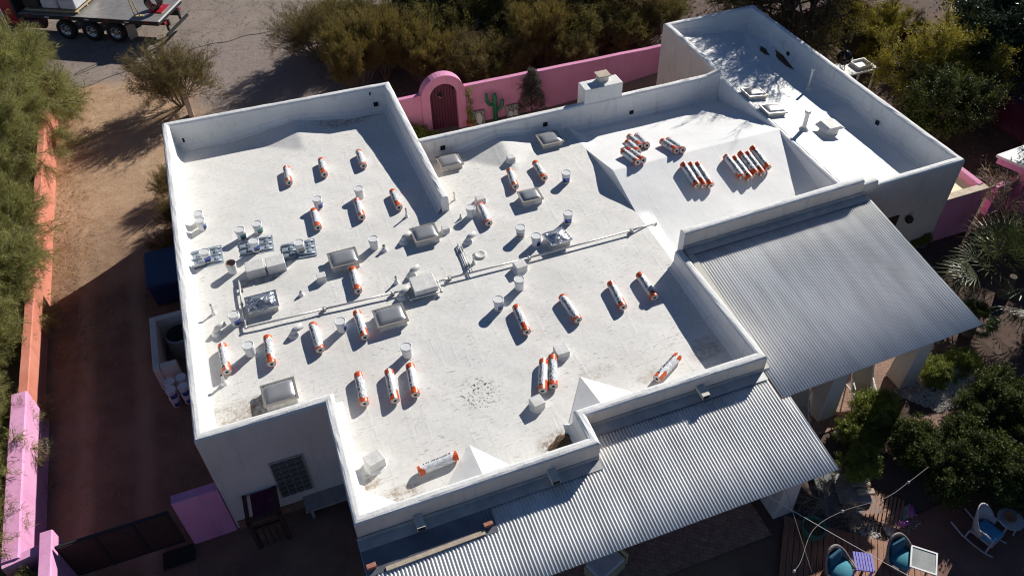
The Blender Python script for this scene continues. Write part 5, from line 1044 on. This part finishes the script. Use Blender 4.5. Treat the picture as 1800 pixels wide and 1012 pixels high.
for px, py, s_ in ((1696, 4, .38), (1682, 19, .33), (1668, 58, .4)):
    x, y, z = gnd(px, py); b = MB(); n = 8; pts = [(x + s_ * random.uniform(.8, 1.15) * math.cos(a), y + s_ * random.uniform(.8, 1.15) * math.sin(a)) for a in np.linspace(0, 6.28, n + 1)[:-1]]; b.v = [(p[0], p[1], z - .02) for p in pts] + [(p[0], p[1], z + .05) for p in pts]; b.f = [tuple(range(n, 2 * n))] + [(i, (i + 1) % n, n + (i + 1) % n, n + i) for i in range(n)]; b.m = [0] * len(b.f)
    tag(b.build('stepping_stone', M['sand']), {1696: 'orange stepping stone cut by the top edge of the picture', 1682: 'orange stepping stone second from the top edge', 1668: 'stepping stone lowest in the row, half under yellow leaves'}[px], 'stepping stone', 'orange stepping stones on the far path')

# ------------------------------------------------------------------ south patio and garden
def sheet(name, poly, mt, dz=.004):
    b = MB(); c = np.mean(np.array(poly), 0); 
    n = len(poly); b.v = [(p[0], p[1], ground(*p) + dz) for p in poly]; b.f = [tuple(range(n))]; b.m = [0]
    o = b.build(name, mt); o['kind'] = 'structure'; return o
def gsheet(name, x0, x1, y0, y1, mt, dz, inside=None):
    return grid_sheet(name, mt, x0, x1, y0, y1, 40, 30, lambda x, y: ground(x, y) + dz, inside)
gsheet('patio_paving', 5.4, 17.0, 9.9, 15.0, M['paver'], .012)
gsheet('patio_paving', -0.4, 9.9, 7.7, 9.9, M['paver'], .012)
cen = gnd(1740, 980); gsheet('terrace', 11.3, 19.5, 2.5, 6.9, M['terra'], .014, lambda x, y: (y < 5.9 + .9 * math.sin((x - 11.5) * .55)))
gsheet('garden_path', 15.0, 18.5, 8.0, 9.4, M['paver'], .010, lambda x, y: abs(y - 8.7 - .3 * math.sin(x)) < .55)
# cedar deck, plank by plank
dk = thing('cedar_deck', 'red cedar plank deck under the wicker chairs', 'deck', (11.0, 5.9, 0)); ang = .9; ux, uy = Vector((math.cos(ang), math.sin(ang), 0)), Vector((-math.sin(ang), math.cos(ang), 0))
pb = MB(); pb.box((0, 0, 0), (2.6, .135, .04)); pme = pb.mesh('plank', M['plank'])
o0 = Vector(gnd(1478, 1000)); o0.z = 0
for i in range(-9, 16):
    o = link('plank', pme, dk); p = o0 - uy * (.15 * i) - Vector((.2, .1, 0)); o.matrix_parent_inverse = Matrix.Translation(-dk.location); o.location = (p.x, p.y, .05 + random.uniform(-.003, .003)); o.rotation_euler = (0, 0, ang + random.uniform(-.006, .006))
x, y, z = gnd(1551, 896); br_ = thing('footbridge', 'small slatted timber footbridge in the dark garden bed', 'footbridge', (x, y, z)); ba = .75
for i in range(10): o = MB(); o.box((0, 0, 0), (.95, .07, .04)); q = link('plank', o.mesh('plank', M['plank']), br_); q.location = ((i - 4.5) * .1 * -math.sin(ba), (i - 4.5) * .1 * math.cos(ba), .1); q.rotation_euler = (0, 0, ba)
# slate steps with a potted bush
sx0, sy0, sz0 = gnd(1492, 872); RZ = Matrix.Rotation(-.35, 3, 'Z'); st = thing('slate_steps', 'stack of dark slate slabs with two sunlit pale edges', 'steps', (sx0, sy0, sz0))
for (dx, dy, zz, lx, ly, mt) in ((-.35, .1, .06, 1.0, 1.5, 'slab'), (.35, -.35, .1, .8, .55, 'slab'), (.05, .12, .22, .85, .9, 'concrete'), (.28, .2, .36, .5, .22, 'sand'), (.34, -.08, .36, .45, .16, 'sand')):
    b = MB(); c = Vector((sx0, sy0, sz0)) + RZ @ Vector((dx, dy, zz)); b.box(c, (lx, ly, .1), R=RZ); b.build('slab', M[mt], st, True, bevel=.01)
x, y, z = gnd(1503, 842); t = thing('potted_bush', 'sunlit round leafy bush in a pot on the slate steps', 'potted plant', (x, y, z + .3)); b = MB(); b.lathe([(.14, 0), (.22, .3), (.2, .32)], 14); b.build('pot', M['terracotta'], t); br, lf, *_ = KINDS['bushlime']; q = link('foliage', lf, t); q.location = (0, 0, .3); q.scale = (.5,) * 3
b = MB(); a = gnd(1472, 772); b.box((a[0], a[1], a[2] + .25), (.26, .26, .02), R=Matrix.Rotation(.4, 3, 'X')); b.tube([(a[0], a[1], a[2]), (a[0], a[1], a[2] + .24)], .015, 6); tag(b.build('garden_marker', M['plaquelight']), 'small white square garden light standing by the patio roof corner', 'garden light')
x, y, z = gnd(1424, 940); t = thing('planter_pot', 'empty green glazed planter pot on the dark bed', 'planter', (x, y, z)); b = MB(); b.lathe([(.2, 0), (.29, .3), (.31, .42), (.32, .46), (.27, .46), (.26, .34)], 24, (x, y, z), cap1=False); b.build('pot', M['potgreen'], t, True, smooth=False); b = MB(); b.lathe([(.26, .34), (.02, .36)], 18, (x, y, z), cap0=False); b.build('soil', M['litter'], t, True)
def pebbles(name, poly_px, n, mt, lo, hi, lab):
    P = [gnd(*p)[:2] for p in poly_px]; xs_, ys_ = [p[0] for p in P], [p[1] for p in P]; b = MB(); k = 0
    base = [(1, 0, 0), (.3, .95, 0), (-.8, .6, 0), (-.8, -.6, 0), (.3, -.95, 0), (.1, .1, .8)]
    while k < n:
        x, y = random.uniform(min(xs_), max(xs_)), random.uniform(min(ys_), max(ys_))
        if not inpoly(x, y, P): continue
        k += 1; s_ = random.uniform(lo, hi); R = Matrix.Rotation(random.uniform(0, 6.28), 3, 'Z'); c = Vector((x, y, ground(x, y) - .005)); b.add([c + R @ Vector(q) * s_ for q in base], [(0, 1, 5), (1, 2, 5), (2, 3, 5), (3, 4, 5), (4, 0, 5)])
    o = b.build(name, mt); o['kind'] = 'stuff'; return tag(o, lab, 'pebbles')
pebbles('pebble_bed', [(1610, 640), (1700, 640), (1740, 700), (1650, 725), (1570, 690)], 2600, M['pebble'], .02, .055, 'pale pebble bed with sun patches beside the eastern patio post')
pebbles('pebble_bed', [(1545, 910), (1600, 885), (1620, 920), (1590, 945), (1560, 940)], 900, M['pebble'], .015, .04, 'white pebble patch with two pink ornaments'); pebbles('pebble_bed', [(1440, 962), (1530, 925), (1550, 940), (1475, 975)], 420, M['pebble'], .02, .04, 'pale pebbles along the edge of the cedar deck'); pebbles('pebble_bed', [(1375, 900), (1500, 880), (1560, 900), (1540, 930), (1400, 985)], 1500, M['pebbledark'], .02, .045, 'dark pebbles in the shaded bed round the green pot')
for px, py, rz, lab in ((1601, 901, .9, 'upper pink leaf shaped ornament on the white pebbles'), (1586, 922, -.2, 'lower pink leaf shaped ornament on the white pebbles')):
    x, y, z = gnd(px, py); b = MB(); b.lathe([(.02, -.2), (.08, -.1), (.09, 0), (.07, .12), (.02, .22)], 10); R = Matrix.Translation((x, y, z + .09)) @ Matrix.Rotation(rz, 4, 'Z') @ Matrix.Rotation(math.pi / 2, 4, 'Y') @ Matrix.Diagonal((.5, 1, 1, 1)); b.v = [tuple(R @ Vector(p)) for p in b.v]; tag(b.build('pink_ornament', M['pinkleaf'], smooth=True), lab, 'ornament', 'pink garden ornaments')

def tub_chair(px, py, rz, lab):
    x, y, z = gnd(px, py); t = thing('wicker_chair', lab, 'chair', (x, y, z), rz, group='brown wicker tub chairs'); n = 20; b = MB()
    for i in range(n + 1):
        a = math.radians(-35 + 250 * i / n); hh = .42 + .5 * max(0.0, math.sin(a)) ** 1.2
        for zz, r_ in ((.08, .30), (.4, .36), (hh, .40)): b.v.append((r_ * math.cos(a), r_ * math.sin(a), zz))
    for i in range(n):
        for q in range(2): k = i * 3 + q; b.f.append((k, k + 3, k + 4, k + 1)); b.m.append(0)
    o = b.build('wicker_shell', M['wicker'], t, smooth=True); sm = o.modifiers.new('t', 'SOLIDIFY'); sm.thickness = .035
    b = MB(); b.tube([(.405 * math.cos(a), .405 * math.sin(a), .42 + .5 * max(0.0, math.sin(a)) ** 1.2) for a in np.radians(np.linspace(-35, 215, 26))], .032, 7); b.build('rim', M['wickergrey'], t)
    b = MB(); b.lathe([(.30, .36), (.33, .4), (.3, .46), (.02, .48)], 18); b.build('seat_cushion', M['cushion2'], t, smooth=True); b = MB(); b.box((0, .22, .62), (.46, .12, .4), R=Matrix.Rotation(-.3, 3, 'X')); b.build('back_cushion', M['cushion3'], t, bevel=.05)
    b = MB(); b.lathe([(.3, .0), (.3, .36)], 16); b.build('chair_base', M['wicker'], t); return t
tub_chair(1468, 1012, .25, 'brown wicker tub chair on the cedar deck with teal seat'); tub_chair(1575, 992, .1, 'brown wicker tub chair between the violet table and the glass table')
x, y, z = gnd(1510, 1000); t = thing('side_table', 'violet plastic slatted side table on the cedar deck', 'table', (x, y, z), -.5); b = MB(); [b.box((-.21 + .07 * i, 0, .42), (.05, .5, .03)) for i in range(7)]; [b.box((0, -.22 + .145 * i, .4), (.5, .05, .025)) for i in range(4)]; b.build('table_top', M['violet'], t)
for sx_ in (-.2, .2):
    for sy_ in (-.2, .2): b = MB(); b.box((sx_, sy_, .2), (.045, .045, .4)); b.build('leg', M['violet'], t)
x, y, z = gnd(1612, 1000); t = thing('glass_table', 'square white framed table with a frosted glass top', 'table', (x, y, z), -.75); b = MB(); b.box((0, 0, .5), (.58, .58, .012)); b.build('glass_top', M['glass'], t); b = MB()
for a, c in (((.64, .04), (0, .3)), ((.64, .04), (0, -.3)), ((.04, .56), (.3, 0)), ((.04, .56), (-.3, 0))): b.box((c[0], c[1], .505), (a[0], a[1], .035))
b.build('frame', M['white'], t)
for sx_ in (-.28, .28):
    for sy_ in (-.28, .28): b = MB(); b.box((sx_, sy_, .25), (.035, .035, .49)); b.build('leg', M['white'], t)
# white rocking chair and round table
x, y, z = gnd(1722, 945); t = thing('rocking_chair', 'white wicker rocking chair with a blue seat cushion', 'rocking chair', (x, y, z), .28); b = MB(); n = 14
for i in range(n + 1):
    a = math.radians(-10 + 200 * i / n); hh = .55 + .55 * max(0, math.sin(a)) ** .8
    for zz, r_ in ((.36, .31), (.55, .34), (hh, .36)): b.v.append((r_ * math.cos(a), r_ * math.sin(a) * 1.0 + .12 * (zz - .36), zz))
for i in range(n):
    for q in range(2): k = i * 3 + q; b.f.append((k, k + 3, k + 4, k + 1)); b.m.append(0)
o = b.build('wicker_back', M['whitewicker'], t, smooth=True); sm = o.modifiers.new('t', 'SOLIDIFY'); sm.thickness = .03
b = MB(); b.box((0, -.05, .36), (.6, .62, .06)); b.build('seat', M['whitewicker'], t, bevel=.02); b = MB(); b.box((0, -.06, .43), (.52, .54, .1)); b.build('seat_cushion', M['cushion'], t, bevel=.05)
for sx_ in (-.32, .32):
    b = MB(); b.tube([(sx_, -.5, .12), (sx_, -.3, .04), (sx_, 0, .025), (sx_, .35, .06), (sx_, .7, .2)], .025, 7); b.build('rocker', M['whitewicker'], t); b = MB(); b.tube([(sx_, -.32, .05), (sx_, -.3, .62), (sx_, -.1, .66), (sx_, .2, .62)], .025, 7); b.build('arm', M['whitewicker'], t); b = MB(); b.tube([(sx_, .25, .05), (sx_, .24, .4)], .022, 7); b.build('leg', M['whitewicker'], t)
x, y, z = gnd(1762, 930); t = thing('round_table', 'round white wicker table beside the rocking chair', 'table', (x, y, z)); b = MB(); b.lathe([(.30, .5), (.32, .51), (.32, .54), (.02, .545)], 24); b.build('table_top', M['whitewicker'], t)
for a in (.5, 2.1, 3.7, 5.2): b = MB(); b.tube([(.2 * math.cos(a), .2 * math.sin(a), .5), (.26 * math.cos(a), .26 * math.sin(a), 0)], .022, 6); b.build('leg', M['whitewicker'], t)
b = MB(); b.lathe([(.08, 0), (.15, .08), (.16, .1), (.14, .09), (.02, .03)], 16, (x - .05, y + .03, z + .546)); tag(b.build('clay_bowl', M['terracotta'], smooth=True), 'brown clay bowl on the round white table', 'bowl')
# sling recliners under the patio roof
def recliner(px, py, rz, lab):
    x, y, z = gnd(px, py); t = thing('sling_recliner', lab, 'chair', (x, y, z), rz, group='sling recliners under the patio roof'); b = MB()
    for sx_ in (-.3, .3): b.tube([(sx_, -.7, .35), (sx_, 0, .32), (sx_, .25, .4), (sx_, .75, 1.0)], .022, 7); b.tube([(sx_, -.5, 0), (sx_, .35, .6), (sx_, -.2, .62)], .02, 7); b.tube([(sx_, .5, 0), (sx_, -.3, .5)], .02, 7)
    b.tube([(-.3, .75, 1.0), (.3, .75, 1.0)], .03, 7); b.build('frame', M['white'], t); b = MB(); P = [(-.7, .36), (0, .33), (.25, .41), (.74, .99)]
    for yy, zz in P: b.v += [(-.28, yy, zz), (.28, yy, zz)]
    for i in range(3): b.f.append((2 * i, 2 * i + 1, 2 * i + 3, 2 * i + 2)); b.m.append(0)
    o = b.build('sling', M['sling'], t); sm = o.modifiers.new('t', 'SOLIDIFY'); sm.thickness = .01
recliner(1398, 740, -.5, 'beige sling recliner between the two patio roofs'); recliner(1510, 700, -.5, 'recliner with a white tubular rail behind the middle patio post')
x, y, z = gnd(1062, 1003); t = thing('cushioned_bench', 'pale cushioned bench with a yellow edge under the front patio roof', 'bench', (x, y, z), .35); b = MB(); b.box((0, 0, .22), (.9, .6, .4)); b.build('base', M['pallet'], t); b = MB(); b.box((0, 0, .48), (.88, .58, .14)); b.build('cushion', M['plastic'], t, bevel=.04); b = MB(); b.box((.5, 0, .45), (.05, .6, .5)); b.build('arm', M['yellow'], t)

# rope, cable and string lights over the garden
def cord(name, pts, r_, mt, lab, cat, sag=0.0):
    P = []
    for a, c in zip(pts, pts[1:]):
        a, c = Vector(a), Vector(c)
        for i in range(10): f = i / 10; P.append(a.lerp(c, f) - Vector((0, 0, sag * 4 * f * (1 - f))))
    P.append(Vector(pts[-1])); b = MB(); b.tube(P, r_, 5); return tag(b.build(name, mt, smooth=True), lab, cat)
e0 = (8.9, 7.75, 2.75); cord('rope', [e0, tuple(at(1606, 1016, 2.2))], .008, M['rope'], 'white twisted rope stretched from the patio roof across the deck', 'rope', .05)
cord('cable', [(9.6, 7.7, 2.7), tuple(at(1427, 1005, 1.2))], .008, M['wire'], 'thin grey cable running down from the patio roof to the deck', 'cable', .02)
sp = [(1632, 820), (1597, 847), (1555, 875), (1481, 898), (1430, 930), (1408, 985), (1396, 1003)]; t = thing('light_string', 'curving garden light string with three small bulbs', 'light string', tuple(at(1481, 898, 2.3))); b = MB(); P = [Vector(at(px, py, 2.3)) for px, py in sp]; PP = []
for i in range(len(P) - 1):
    p0, p1, p2, p3 = P[max(i - 1, 0)], P[i], P[i + 1], P[min(i + 2, len(P) - 1)]
    for k in range(8): u = k / 8; PP.append(.5 * ((2 * p1) + (p2 - p0) * u + (2 * p0 - 5 * p1 + 4 * p2 - p3) * u * u + (3 * p1 - p0 - 3 * p2 + p3) * u ** 3))
b.tube(PP, .0055, 5); b.build('cord', M['wire'], t, True)
for i in (1, 3, 6): b = MB(); b.lathe([(.005, -.05), (.035, -.03), (.03, .02), (.015, .04)], 8, tuple(P[i])); b.build('bulb', M['plaquelight'], t, True)
# bricks and a bare steel sheet lying on the corrugated roof
x0, y0 = at(640, 975, 3.3)[:2]; sh = [(-.40, 8.72), (2.62, 8.72), (2.62, 9.36), (-.40, 9.36)]
b = MB(); q = [(x, y, tin_z(y) + .02) for x, y in sh]; b.hexa(q, [(p[0], p[1], p[2] + .006) for p in q]); tag(b.build('steel_sheet', M['flashdark']), 'bare dark steel sheet lying on the west end of the patio roof', 'metal sheet')
b = MB(); q = [(x, y, tin_z(y) + .032) for x, y in ((.02, 8.70), (2.32, 8.74), (2.32, 8.84), (.02, 8.80))]; b.hexa(q, [(p[0], p[1], p[2] + .03) for p in q]); tag(b.build('timber_batten', M['sand']), 'pale batten along the edge of the dark steel sheet', 'batten')
for px, py, lab in ((653, 995, 'red brick at the west end of the pale batten'), (858, 921, 'red brick at the east end of the pale batten')):
    x, y, z = on(px, py, lambda x, y: tin_z(y), .06); b = MB(); b.box((x, y, tin_z(y) + .075), (.21, .11, .09), R=Matrix.Rotation(.05, 3, 'Z')); tag(b.build('brick', M['brick'], bevel=.006), lab, 'brick', 'loose bricks weighing down the sheet')
# weeds, twigs and stones along the yard
def scatter(name, n, fn, mt, lab, cat, sz):
    b = MB(); 
    for _ in range(n):
        x, y = fn(); z = ground(x, y) - .01; R = Euler((random.uniform(-.9, .9), random.uniform(-.9, .9), random.uniform(0, 6.28))).to_matrix(); s_ = sz * random.uniform(.5, 1.4); b.add([Vector((x, y, z + .02)) + R @ Vector(q) * s_ for q in ((-1, 0, 0), (0, -.3, .1), (1, 0, 0), (0, .3, .15))], [(0, 1, 2, 3)])
    o = b.build(name, mt); o['kind'] = 'stuff'; return tag(o, lab, cat)
scatter('dry_weeds', 5200, lambda: (-8.5 + abs(random.gauss(0, .8)), random.uniform(21, 38)), leaf_mat('dry weeds', [(.26, .15, .05), (.38, .24, .09), (.17, .10, .045)]), 'dry orange weeds along the foot of the coral wall', 'weeds', .036)
scatter('gravel_stones', 5000, lambda: (random.uniform(-3, 9), random.uniform(28.5, 41)), mat('loose stones', (.30, .26, .24), .9, col2=(.18, .15, .14), scale=15), 'loose stones on the gravel verge behind the house', 'stones', .035)
scatter('yard_stones', 2600, lambda: (random.uniform(-8.4, -3.7), random.uniform(13.5, 39)), mat('tan stones', (.40, .30, .22), .9, col2=(.2, .14, .1), scale=15), 'loose stones and clods over the dirt driveway', 'stones', .035)
scatter('leaf_litter', 6000, lambda: (random.uniform(3, 24), random.uniform(29.6, 41)), M['litter'], 'dead leaf litter under the desert bushes', 'leaf litter', .08)
scatter('leaf_litter', 3000, lambda: (random.uniform(20.5, 34), random.uniform(10, 32)), M['litter'], 'dead leaf litter in the east yard', 'leaf litter', .07)
# a true cone of needles on the conical tree
t = [o for o in bpy.data.objects if o.get('label', '').startswith('dark conical tree')][0]
R = np.random.default_rng(3); tw = []
for i in range(900):
    h = R.uniform(.02, 1) ; a = R.uniform(0, 6.28); r_ = .62 * (1 - h) ** .8 * R.uniform(.55, 1.08); p = np.array([r_ * math.cos(a), r_ * math.sin(a), .12 + 2.2 * h]); tw.append((p, p + np.array([math.cos(a) * .12, math.sin(a) * .12, .05])))
for c in list(t.children):
    if c.name.startswith('crown'): c.data = leaf_mesh('crown', tw, 9, .08, .03, M['L_grey'], 4, .03, .5)
